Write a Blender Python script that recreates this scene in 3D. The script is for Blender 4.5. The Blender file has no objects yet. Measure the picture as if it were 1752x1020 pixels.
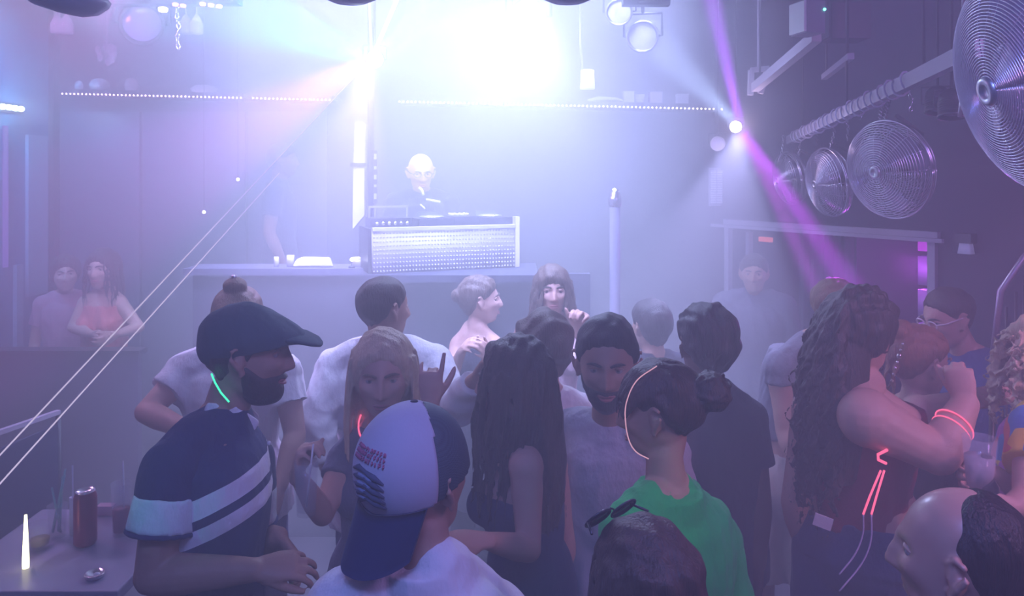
import bpy, math, numpy as np
SC = bpy.context.scene
COL = SC.collection
# ---------------------------------------------------------------- camera: level, 2.2 m up, horizon at row 300 of 1020
CAMH = 2.2; F = 1300.0
cam_data = bpy.data.cameras.new('camera'); cam = bpy.data.objects.new('camera', cam_data); COL.objects.link(cam)
cam.location = (0, 0, CAMH); cam.rotation_euler = (math.radians(90), 0, 0)
cam_data.sensor_width = 36; cam_data.lens = 36 * F / 1752; cam_data.shift_y = -210 / 1752; cam_data.clip_start = .05
SC.camera = cam
def P(px, py, y):
    """world point at distance y in front of the camera seen at pixel (px, py)"""
    return np.array([(px - 876) / F * y, y, CAMH - (py - 300) / F * y])
SC.view_settings.view_transform = 'Standard'; SC.view_settings.look = 'None'
SC.view_settings.gamma = 1.0; SC.view_settings.use_curve_mapping = False
SC.view_settings.exposure = 0.28
SC.cycles.max_bounces = 5; SC.cycles.diffuse_bounces = 2; SC.cycles.glossy_bounces = 3; SC.cycles.transmission_bounces = 5
SC.cycles.transparent_max_bounces = 8; SC.cycles.volume_bounces = 0; SC.cycles.sample_clamp_indirect = 3
SC.cycles.use_adaptive_sampling = False; SC.cycles.use_denoising = True; SC.cycles.use_light_tree = True

# ---------------------------------------------------------------- world: dim violet ambience of the club
world = bpy.data.worlds.new('world'); SC.world = world; world.use_nodes = True
world.node_tree.nodes['Background'].inputs[0].default_value = (.20, .14, .45, 1)
world.node_tree.nodes['Background'].inputs[1].default_value = 0.0

# ---------------------------------------------------------------- lights (the club's fixtures and added unseen fills)
def spot(name, loc, to, col, watts, size, blend=.3, rad=.03, soft=None):
    l = bpy.data.lights.new(name, 'SPOT'); l.energy = watts; l.color = col; l.spot_size = math.radians(size); l.spot_blend = blend
    l.shadow_soft_size = rad
    o = bpy.data.objects.new(name, l); COL.objects.link(o); o.location = loc
    d = np.asarray(to, float) - np.asarray(loc, float)
    from mathutils import Vector
    o.rotation_euler = Vector(d).to_track_quat('-Z', 'Y').to_euler(); return o
def area(name, loc, to, col, watts, sx, sy, spread=180):
    l = bpy.data.lights.new(name, 'AREA'); l.energy = watts; l.color = col; l.shape = 'RECTANGLE'; l.size = sx; l.size_y = sy; l.spread = math.radians(spread)
    o = bpy.data.objects.new(name, l); COL.objects.link(o); o.location = loc
    d = np.asarray(to, float) - np.asarray(loc, float)
    from mathutils import Vector
    o.rotation_euler = Vector(d).to_track_quat('-Z', 'Y').to_euler(); return o
def point(name, loc, col, watts, rad=.05):
    l = bpy.data.lights.new(name, 'POINT'); l.energy = watts; l.color = col; l.shadow_soft_size = rad
    o = bpy.data.objects.new(name, l); COL.objects.link(o); o.location = loc; return o

LA = P(905, 25, 4.5)            # the bright white-blue wash head in the middle of the ceiling
LB = P(636, 100, 4.4)           # multi-beam effect light, left of middle
LC = P(1267, 218, 4.6)          # multi-beam effect light, right
# white-blue wash
point('wash_core', LA, (.62, .88, 1), 11, .06)
spot('wash_flood', tuple(LA + np.array([0, -.08, -.08])), P(600, 760, 3.4), (.48, .55, 1), 205, 150, .8, .08)
spot('wash_back', tuple(LA + np.array([0, .1, -.08])), P(850, 560, 5.9), (.48, .60, 1), 120, 130, .8, .08)
# left effect light: teal fans up, pink fan down-left, pale lobe down
spot('teal_beam_left', LB, P(300, -30, 4.0), (.02, .75, .70), 800, 36, .35)
spot('teal_beam_right', LB, P(790, -40, 4.1), (.04, .85, .8), 900, 26, .5)
spot('pink_beam', LB, P(300, 290, 4.0), (.8, .2, .9), 700, 34, .5)
spot('lavender_beam', LB, P(540, 520, 3.4), (.55, .36, 1), 420, 34, .4)
point('effect_core_left', LB + np.array([0, -.06, 0]), (.8, .95, 1), 6, .04)
# right effect light: violet up, violet down-right towards the room, blue up-left and down
spot('violet_beam_up', LC, P(1205, -60, 4.2), (.42, .05, .95), 4000, 8, .4)
spot('violet_beam_low', LC, P(1560, 640, 2.7), (.55, .03, .90), 3800, 5, .5)
spot('violet_beam_edge', LC, P(1430, 560, 3.2), (.62, .05, .90), 4500, 3, .4)
spot('blue_beam', LC, P(1090, 40, 3.9), (.45, .6, 1), 500, 16, .5)
spot('blue_beam_down', LC, P(1180, 700, 3.6), (.5, .5, 1), 240, 44, .15)
point('effect_core_right', LC + np.array([0, -.06, 0]), (.95, .7, 1), 5, .04)
# added area fills out of view, no fixtures; blue wash on the left wall
area('added_stage_fill', (-.4, 4.8, 3.62), (-.4, 4.8, 0), (.46, .53, 1), 190, 3.0, 1.3, 45)  # added wide source, spreads the glow through the back haze
area('added_head_fill', (.1, 3.9, 3.64), (.1, 4.3, 0), (.46, .52, 1), 60, 2.4, .7, 60)  # unseen source added above the view to even the haze over the heads
area('added_crowd_fill', (-.7, 3.0, 3.62), (-.7, 5.3, 1.4), (.44, .50, 1), 330, 2.2, .9, 100)  # added out of view, brightens the haze behind the crowd
area('added_left_fill', (-3.0, 3.4, 3.5), (-1.8, 4.6, 1.0), (.85, .42, .90), 50, .8, .8)  # added flood, lifts the haze at the left
spot('left_blue_wash', (-3.3, 4.4, 3.5), (-3.6, 5.6, 1.6), (.08, .45, 1), 480, 80, .6, .1)
area('added_right_fill', (2.4, .5, 3.4), (1.8, 3.0, .8), (.66, .32, .95), 42, .6, .6)  # unseen, added to light the skin at the right
area('added_front_fill', (-.2, -.3, 3.5), (.2, 3.2, .8), (.22, .30, 1), 52, 1.0, .5)  # added behind the viewer, lifts the dark foreground towards blue
# small coloured beams that reach the crowd, and spots added to brighten it
spot('mint_beam', (-2.2, .3, 3.3), P(282, 835, 1.8), (.05, .95, .8), 60, 5, .4)
spot('green_beam', (.9, .2, 3.4), P(1120, 850, 1.75), (.0, 1, .25), 40, 7, .6)
spot('added_pink_key', (2.6, -.2, 3.3), P(1540, 730, 2.2), (1, .46, .72), 150, 46, .8, .15)  # added unseen spot that brightens the bare arm and skin
spot('added_cream_fill', (.9, 2.6, 3.6), P(1350, 880, 3.25), (1, .85, .85), 60, 14, .6, .05)  # spot added only to brighten the cream shorts
# ---------------------------------------------------------------- helpers
def V(*a): return np.array(a, float)
def unit(v):
    v = np.asarray(v, float); n = np.linalg.norm(v)
    return v / n if n > 1e-9 else V(0, 0, 1)
def rotm(yaw=0, pitch=0, roll=0):
    """head-type frame: +Y forward, +X its right side, +Z up; yaw about Z, pitch about X (down < 0), roll about Y"""
    y, p, r = map(math.radians, (yaw, pitch, roll))
    Rz = np.array([[math.cos(y), -math.sin(y), 0], [math.sin(y), math.cos(y), 0], [0, 0, 1]])
    Rx = np.array([[1, 0, 0], [0, math.cos(p), -math.sin(p)], [0, math.sin(p), math.cos(p)]])
    Ry = np.array([[math.cos(r), 0, math.sin(r)], [0, 1, 0], [-math.sin(r), 0, math.cos(r)]])
    return Rz @ Rx @ Ry
def frame(axis, hint=(0, 0, 1)):
    """orthonormal columns (u, v, w) with w along axis and v towards hint"""
    w = unit(axis); h = np.asarray(hint, float)
    u = np.cross(h, w)
    if np.linalg.norm(u) < 1e-4: u = np.cross(V(0, 1, 0), w)
    if np.linalg.norm(u) < 1e-4: u = np.cross(V(1, 0, 0), w)
    u = unit(u); v = np.cross(w, u)
    return u, v, w

def sphere_dirs(seg=24, rings=14):
    vs = [V(0, 0, -1)]
    for i in range(1, rings):
        t = math.pi * i / rings
        for j in range(seg):
            a = 2 * math.pi * j / seg
            vs.append(V(math.sin(t) * math.cos(a), math.sin(t) * math.sin(a), -math.cos(t)))
    vs.append(V(0, 0, 1))
    fs = []
    for j in range(seg): fs.append((0, 1 + (j + 1) % seg, 1 + j))
    for i in range(rings - 2):
        for j in range(seg):
            a = 1 + i * seg + j; b = 1 + i * seg + (j + 1) % seg
            fs.append((a, b, b + seg, a + seg))
    n = 1 + (rings - 1) * seg; o = 1 + (rings - 2) * seg
    for j in range(seg): fs.append((o + j, o + (j + 1) % seg, n))
    return np.array(vs), fs

class MB:
    """collects shapes, builds ONE mesh object"""
    def __init__(s): s.v = []; s.f = []; s.m = []; s.n = 0
    def add(s, vs, fs, mi=0):
        vs = np.asarray(vs, float); s.v.append(vs); k = s.n
        s.f += [tuple(i + k for i in f) for f in fs]; s.m += [mi] * len(fs); s.n += len(vs); return s
    def ell(s, c, r, R=None, seg=20, rings=12, mi=0):
        d, f = sphere_dirs(seg, rings)
        r = (r, r, r) if np.isscalar(r) else r
        p = d * np.array(r, float)
        if R is not None: p = p @ np.asarray(R).T
        return s.add(p + np.asarray(c, float), f, mi)
    def box(s, c, size, R=None, mi=0):
        x, y, z = [k / 2 for k in size]
        p = np.array([(a, b, d) for d in (-z, z) for b in (-y, y) for a in (-x, x)])
        if R is not None: p = p @ np.asarray(R).T
        return s.add(p + np.asarray(c, float), [(0, 2, 3, 1), (4, 5, 7, 6), (0, 1, 5, 4), (2, 6, 7, 3), (0, 4, 6, 2), (1, 3, 7, 5)], mi)
    def loft(s, pts, rad, hint=(0, 0, 1), seg=20, rnd=True, mi=0, power=2.0):
        """elliptic tube through pts; rad = list of r or (ru, rv); hint fixes the v side; round or flat ends"""
        pts = [np.asarray(p, float) for p in pts]; n = len(pts)
        rad = [(r, r) if np.isscalar(r) else tuple(r) for r in rad]
        hints = hint if isinstance(hint, list) else [hint] * n
        rings_ = []
        ax = [unit((pts[min(i + 1, n - 1)] - pts[max(i - 1, 0)])) for i in range(n)]
        P, Rr, A, Hh = list(pts), list(rad), list(ax), list(hints)
        if rnd:
            a0, b0 = rad[0]; a1, b1 = rad[-1]
            for t in (0.5, 0.87, 0.985):
                c = math.sqrt(1 - t * t)
                P.insert(0, pts[0] - ax[0] * min(a0, b0) * t); Rr.insert(0, (a0 * c, b0 * c)); A.insert(0, ax[0]); Hh.insert(0, hints[0])
                P.append(pts[-1] + ax[-1] * min(a1, b1) * t); Rr.append((a1 * c, b1 * c)); A.append(ax[-1]); Hh.append(hints[-1])
        vs = []
        for p, (a, b), w, h in zip(P, Rr, A, Hh):
            u, v, _ = frame(w, h)
            for j in range(seg):
                t = 2 * math.pi * j / seg; ct, st = math.cos(t), math.sin(t)
                if power != 2.0:
                    ct = math.copysign(abs(ct) ** (2 / power), ct); st = math.copysign(abs(st) ** (2 / power), st)
                vs.append(p + u * a * ct + v * b * st)
        m = len(P); fs = []
        for i in range(m - 1):
            for j in range(seg):
                a = i * seg + j; b = i * seg + (j + 1) % seg
                fs.append((a, b, b + seg, a + seg))
        vs.append(P[0]); vs.append(P[-1])
        for j in range(seg):
            fs.append((m * seg, (j + 1) % seg, j)); fs.append((m * seg + 1, (m - 1) * seg + j, (m - 1) * seg + (j + 1) % seg))
        return s.add(vs, fs, mi)
    def tube(s, pts, r, seg=8, mi=0):
        """thin tube with parallel-transported frame"""
        pts = [np.asarray(p, float) for p in pts]; n = len(pts)
        r = [r] * n if np.isscalar(r) else r
        u, v, w = frame(pts[1] - pts[0]); vs = []
        for i in range(n):
            w = unit(pts[min(i + 1, n - 1)] - pts[max(i - 1, 0)])
            u = unit(u - w * np.dot(u, w)); v = np.cross(w, u)
            for j in range(seg):
                t = 2 * math.pi * j / seg
                vs.append(pts[i] + (u * math.cos(t) + v * math.sin(t)) * r[i])
        fs = [(i * seg + j, i * seg + (j + 1) % seg, (i + 1) * seg + (j + 1) % seg, (i + 1) * seg + j) for i in range(n - 1) for j in range(seg)]
        fs.append(tuple(range(seg))[::-1]); fs.append(tuple((n - 1) * seg + j for j in range(seg)))
        return s.add(vs, fs, mi)
    def lathe(s, prof, c=(0, 0, 0), R=None, seg=32, mi=0):
        """profile [(r, z)...] around z; closed where r=0"""
        vs = []; fs = []
        for (r, z) in prof:
            for j in range(seg):
                t = 2 * math.pi * j / seg; vs.append((r * math.cos(t), r * math.sin(t), z))
        for i in range(len(prof) - 1):
            for j in range(seg):
                a = i * seg + j; b = i * seg + (j + 1) % seg; fs.append((a, b, b + seg, a + seg))
        vs = np.array(vs, float)
        if R is not None: vs = vs @ np.asarray(R).T
        return s.add(vs + np.asarray(c, float), fs, mi)
    def build(s, name, mat, parent=None, voxel=None, smooth=0, origin=None, flat=False, modf=None):
        me = bpy.data.meshes.new(name)
        vs = np.concatenate(s.v)
        org = np.zeros(3) if origin is None else np.asarray(origin, float)
        me.from_pydata([tuple(x) for x in (vs - org)], [], s.f)
        mats = mat if isinstance(mat, (list, tuple)) else [mat]
        for m in mats: me.materials.append(m)
        if len(mats) > 1: me.polygons.foreach_set('material_index', s.m)
        if not flat: me.polygons.foreach_set('use_smooth', [True] * len(me.polygons))
        me.update()
        o = bpy.data.objects.new(name, me); COL.objects.link(o)
        o.location = org
        if parent is not None:
            o.parent = parent; o.location = org - np.array(wloc(parent))
        if voxel:
            bake_voxel(o, voxel, smooth, mats[0], modf)
        return o

WL = {}
def wloc(o):
    x = np.array(o.location)
    return x if o.parent is None else x + wloc(o.parent)

def bake_voxel(o, voxel, smooth, mat, modf=None):
    m = o.modifiers.new('r', 'REMESH'); m.mode = 'VOXEL'; m.voxel_size = voxel; m.use_smooth_shade = True
    if smooth:
        q = o.modifiers.new('s', 'SMOOTH'); q.factor = 0.5; q.iterations = smooth
    dg = bpy.context.evaluated_depsgraph_get()
    me = bpy.data.meshes.new_from_object(o.evaluated_get(dg))
    old = o.data; o.modifiers.clear(); o.data = me; bpy.data.meshes.remove(old)
    me.name = o.name
    if modf is not None:
        n = len(me.vertices); co = np.empty(n * 3); me.vertices.foreach_get('co', co)
        nm = np.empty(n * 3); me.vertices.foreach_get('normal', nm)
        co = co.reshape(-1, 3); nm = nm.reshape(-1, 3)
        me.vertices.foreach_set('co', modf(co, nm).ravel()); me.update()
    me.materials.clear(); me.materials.append(mat)
    me.polygons.foreach_set('use_smooth', [True] * len(me.polygons))

def tag(o, label=None, cat=None, group=None, kind=None):
    if label: o['label'] = label
    if cat: o['category'] = cat
    if group: o['group'] = group
    if kind: o['kind'] = kind
    return o
def empty(name, loc):
    e = bpy.data.objects.new(name, None); COL.objects.link(e); e.location = loc; e.empty_display_size = 0.05; return e
def copy_tree(o, parent=None):
    c = o.copy(); COL.objects.link(c); c.parent = parent
    for ch in list(o.children): copy_tree(ch, c)
    return c
def place(o, loc, rot=(0, 0, 0), sc=1.0):
    o.location = loc; o.rotation_euler = rot; o.scale = (sc, sc, sc) if np.isscalar(sc) else sc; return o

# ---------------------------------------------------------------- materials
def mat(name, col, rough=0.6, metal=0.0, spec=0.5, emit=None, estr=0.0, alpha=1.0, trans=0.0, noise=None, bump=None, sheen=0.0, sss=0.0):
    m = bpy.data.materials.new(name); m.use_nodes = True; nt = m.node_tree; b = nt.nodes['Principled BSDF']
    b.inputs['Base Color'].default_value = (*col, 1); b.inputs['Roughness'].default_value = rough
    b.inputs['Metallic'].default_value = metal; b.inputs['Specular IOR Level'].default_value = spec
    b.inputs['Transmission Weight'].default_value = trans; b.inputs['Alpha'].default_value = alpha
    b.inputs['Sheen Weight'].default_value = sheen
    if sss: b.inputs['Subsurface Weight'].default_value = sss; b.inputs['Subsurface Radius'].default_value = (.02, .008, .004)
    if emit: b.inputs['Emission Color'].default_value = (*emit, 1); b.inputs['Emission Strength'].default_value = estr
    if noise or bump:
        tc = nt.nodes.new('ShaderNodeTexCoord')
    if noise:   # (scale, other colour, amount) mottling
        n = nt.nodes.new('ShaderNodeTexNoise'); n.inputs['Scale'].default_value = noise[0]; n.inputs['Detail'].default_value = 4
        nt.links.new(tc.outputs['Object'], n.inputs['Vector'])
        r = nt.nodes.new('ShaderNodeMapRange'); r.inputs['From Min'].default_value = .35; r.inputs['From Max'].default_value = .65
        r.inputs['To Max'].default_value = noise[2]; nt.links.new(n.outputs['Fac'], r.inputs['Value'])
        x = nt.nodes.new('ShaderNodeMix'); x.data_type = 'RGBA'
        x.inputs['A'].default_value = (*col, 1); x.inputs['B'].default_value = (*noise[1], 1)
        nt.links.new(r.outputs['Result'], x.inputs['Factor']); nt.links.new(x.outputs['Result'], b.inputs['Base Color'])
    if bump:    # (scale xyz or scalar, strength, distance)
        mp = nt.nodes.new('ShaderNodeMapping'); sc = bump[0]; sc = (sc, sc, sc) if np.isscalar(sc) else sc
        mp.inputs['Scale'].default_value = sc; nt.links.new(tc.outputs['Object'], mp.inputs['Vector'])
        n2 = nt.nodes.new('ShaderNodeTexNoise'); n2.inputs['Scale'].default_value = 1; n2.inputs['Detail'].default_value = 5
        nt.links.new(mp.outputs['Vector'], n2.inputs['Vector'])
        bp = nt.nodes.new('ShaderNodeBump'); bp.inputs['Strength'].default_value = bump[1]; bp.inputs['Distance'].default_value = bump[2]
        nt.links.new(n2.outputs['Fac'], bp.inputs['Height']); nt.links.new(bp.outputs['Normal'], b.inputs['Normal'])
    return m
def emis(name, col, s):
    return mat(name, (0, 0, 0), emit=col, estr=s)

SKIN = mat('skin_light', (.62, .38, .30), .5, spec=.4, noise=(30, (.56, .30, .24), .5), bump=(260, .15, .002), sss=.0)
SKINT = mat('skin_tan', (.45, .26, .18), .5, spec=.4, noise=(30, (.38, .20, .14), .5), bump=(260, .15, .002))
SKIND = mat('skin_deep', (.22, .12, .085), .5, spec=.4, noise=(30, (.18, .09, .06), .5), bump=(260, .15, .002))
def hairmat(n, c, c2): return mat(n, c, .45, spec=.5, noise=(60, c2, .8), bump=((180, 180, 14), .8, .006))
H_DARK = hairmat('hair_dark_brown', (.035, .022, .016), (.07, .045, .03))
H_UMBER = hairmat('hair_umber', (.07, .042, .03), (.13, .08, .055))
H_BLACK = hairmat('hair_black', (.015, .012, .012), (.03, .024, .022))
H_BROWN = hairmat('hair_brown', (.16, .095, .055), (.26, .16, .09))
H_BLOND = hairmat('hair_blonde', (.60, .45, .28), (.75, .62, .42))
H_RED = hairmat('hair_auburn', (.20, .07, .04), (.32, .13, .07))
H_GREY = hairmat('hair_grey', (.22, .21, .21), (.38, .36, .36))
EYEW = mat('eye_white', (.38, .34, .34), .25)
EYED = mat('eye_dark', (.02, .015, .01), .15)
LIP = mat('lip', (.45, .14, .13), .4)
def cloth(n, c, c2=None, b=1.0): return mat(n, c, .85, spec=.2, noise=(8, c2 or tuple(k * .8 for k in c), .5), bump=((14, 14, 7), .6 * b, .03), sheen=.1)

# ---------------------------------------------------------------- human figure
def gauss(p, q, s):
    d = (p - np.asarray(q)) / np.asarray(s); return np.exp(-(d * d).sum(1))
ELLS = [((0, -.012, .030), (.077, .095, .088)),      # cranium
        ((0, .022, -.012), (.066, .070, .085)),       # mid face
        ((0, .034, -.060), (.047, .050, .052)),       # jaw / chin
        ((0, -.005, -.040), (.058, .060, .060))]      # back of jaw
def head_radius(d, ells=ELLS, p=14):
    acc = np.zeros(len(d))
    for c, r in ells:
        r = np.array(r); c = np.array(c)
        dd = d / r; cc = c / r
        A = (dd * dd).sum(1); B = -2 * (dd @ cc); C = (cc * cc).sum() - 1
        disc = np.maximum(B * B - 4 * A * C, 0)
        t = np.maximum((-B + np.sqrt(disc)) / (2 * A), 1e-4)
        acc += t ** p
    return acc ** (1 / p) * 0.985
def head_verts(fem=0.0, seg=88, rings=64, bald=False):
    d, f = sphere_dirs(seg, rings)
    r = head_radius(d); p = d * r[:, None]
    q = p.copy()
    sx = np.abs(p[:, 0])
    def push(c, s, v, sym=False):
        nonlocal q
        w = gauss(p, c, s)
        if sym: w = w + gauss(p, (-c[0], c[1], c[2]), s)
        vv = np.outer(w, np.asarray(v, float))
        if sym:
            w1 = gauss(p, c, s); w2 = gauss(p, (-c[0], c[1], c[2]), s)
            vv = np.outer(w1, v) + np.outer(w2, (-v[0], v[1], v[2]))
        q = q + vv
    push((0, .095, .032), (.05, .03, .012), (0, .006 * (1 - fem * .6), 0))            # brow ridge
    push((.031, .088, .012), (.018, .03, .013), (0, -.013, 0), True)                  # eye sockets
    push((0, .092, .012), (.009, .03, .018), (0, .010, 0))                            # nose bridge
    push((0, .090, -.008), (.010, .03, .016), (0, .017, 0))
    push((0, .088, -.024), (.013, .03, .011), (0, .021, -.003))                       # nose tip
    push((.014, .085, -.028), (.007, .02, .007), (0, .007, 0), True)                  # nostrils wings
    push((0, .085, -.040), (.02, .02, .005), (0, -.004, 0))
    push((.042, .070, -.012), (.018, .03, .016), (.003, .006, 0), True)               # cheekbones
    push((.040, .060, -.050), (.014, .03, .02), (-.004, -.003, 0), True)              # hollow cheeks
    push((0, .084, -.051), (.020, .02, .005), (0, .006, 0))                           # upper lip
    push((0, .080, -.0575), (.022, .02, .0025), (0, -.005, 0))                        # mouth line
    push((0, .082, -.064), (.017, .02, .005), (0, .007, 0))                           # lower lip
    push((0, .080, -.074), (.022, .02, .006), (0, -.005, 0))
    push((0, .078, -.092), (.020, .03, .013), (0, .008 - fem * .003, -.002))          # chin
    push((.048, .02, -.070), (.02, .03, .02), (.004 - fem * .006, 0, -.002), True)    # jaw angle
    push((.066, .05, .04), (.015, .03, .03), (-.003, 0, 0), True)                     # temples
    return q, f
HV = {}
def head_geo(fem):
    if fem not in HV: HV[fem] = head_verts(fem)
    return HV[fem]
def add_head(mb, H, R, s=1.0, fem=0.0):
    q, f = head_geo(fem); mb.add((q * s) @ R.T + H, f)
    for sg in (1, -1):     # ears
        Re = R @ rotm(0, 0, 0)
        def T(x, y, z): return R @ (V(x * sg, y, z) * s) + H
        mb.loft([T(.073, .008, -.028), T(.086, -.004, -.012), T(.093, -.018, .008), T(.092, -.018, .026), T(.084, -.004, .034), T(.075, .008, .022)],
                [.006 * s, .0065 * s, .0065 * s, .006 * s, .006 * s, .005 * s], seg=10)
        mb.ell(T(.074, -.004, .000), (.008 * s, .016 * s, .028 * s), R=R @ rotm(-18 * sg, 0, 0), seg=12, rings=8)
        mb.ell(T(.078, .004, -.030), (.006 * s, .007 * s, .009 * s), R=R, seg=10, rings=8)
def face_parts(o, H, R, s=1.0, brow=None, eyes=True, lips=None, closed=False):
    def T(x, y, z): return R @ (V(x, y, z) * s) + H
    if eyes:
        for sg in (1, -1):
            m = MB(); m.ell(T(.031 * sg, .0665, .011), .0112 * s, R=R, seg=16, rings=10)
            m.ell(T(.031 * sg, .0728, .011), (.0064 * s, .0054 * s, .0064 * s), R=R, seg=12, rings=8, mi=1)
            m.build('eye', [EYEW, EYED], o)
            m = MB()
            m.loft([T(.018 * sg, .073, .0145), T(.025 * sg, .0765, .0185), T(.034 * sg, .0755, .018), T(.043 * sg, .067, .0135)], [.0025 * s, .0038 * s, .0038 * s, .002 * s], seg=8)
            m.build('eyelid', o.data.materials[0], o)
    if brow:
        for sg in (1, -1):
            m = MB()
            m.loft([T(.013 * sg, .0935, .029), T(.026 * sg, .0925, .034), T(.038 * sg, .086, .034), T(.049 * sg, .074, .028)], [(.0028 * s, .0035 * s), (.003 * s, .0045 * s), (.003 * s, .004 * s), .0018 * s], seg=8)
            m.build('eyebrow', brow, o)
    if lips:
        m = MB()
        m.loft([T(-.024, .080, -.057), T(-.012, .0905, -.0525), T(0, .0925, -.053), T(.012, .0905, -.0525), T(.024, .080, -.057)], [.001, .0035 * s, .0037 * s, .0035 * s, .001], seg=8)
        m.loft([T(-.022, .080, -.058), T(-.011, .090, -.0625), T(0, .0925, -.0635), T(.011, .090, -.0625), T(.022, .080, -.058)], [.001, .0038 * s, .0045 * s, .0038 * s, .001], seg=8)
        m.build('lips', lips, o)

def add_hand(mb, W, d, nrm, side=1, curl=(20, 30, 30), s=1.0, thumb=35, spread=6, fingers=None, tcurl=15):
    """W wrist, d towards the fingers, nrm out of the palm; side=+1 puts the thumb on d x nrm"""
    d = unit(d); nrm = np.asarray(nrm, float); nrm = unit(nrm - d * np.dot(nrm, d)); t = np.cross(d, nrm) * side   # t = thumb side
    L = .088 * s
    mb.loft([W - d * .015 * s, W + d * .02 * s, W + d * .055 * s, W + d * L], [(.026 * s, .019 * s), (.033 * s, .018 * s), (.040 * s, .016 * s), (.039 * s, .012 * s)], hint=nrm, seg=16)
    mb.ell(W + d * .035 * s + t * .022 * s + nrm * .010 * s, (.017 * s, .026 * s, .013 * s), R=np.column_stack([t, d, nrm]), seg=12, rings=8)
    lens = (.076, .084, .078, .060); offs = (.029, .0095, -.010, -.028); rad = (.0088, .009, .0085, .0075)
    for i in range(4):
        c = curl if fingers is None or fingers[i] is None else fingers[i]
        a = math.radians(spread * (1.5 - i)); dd = unit(d * math.cos(a) + t * math.sin(a))
        p = W + d * (L - .004 * s - (.006 * s if i in (0,) else .012 * s if i == 3 else 0)) + t * offs[i] * s
        pts = [p - dd * .01 * s, p]; ang = 0
        for k, fr in enumerate((.45, .30, .25)):
            ang += math.radians(c[k]); p = p + (dd * math.cos(ang) + nrm * math.sin(ang)) * lens[i] * fr * s; pts.append(p)
        r = rad[i] * s
        mb.loft(pts, [r * 1.05, r * 1.08, r, r * .92, r * .74], hint=t, seg=10)
    a = math.radians(thumb); td = unit(d * math.cos(a) + t * math.sin(a) + nrm * .35)
    p0 = W + d * .022 * s + t * .020 * s + nrm * .006 * s
    p1 = p0 + td * .042 * s; td2 = unit(td * math.cos(math.radians(tcurl)) + (d * .8 - t * .5 + nrm * .4) * math.sin(math.radians(tcurl)))
    p2 = p1 + td2 * .032 * s; p3 = p2 + unit(td2 + d * .25) * .024 * s
    mb.loft([p0, p1, p2, p3], [.0135 * s, .0115 * s, .0105 * s, .0075 * s], hint=nrm, seg=10)
    return W + d * L

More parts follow.
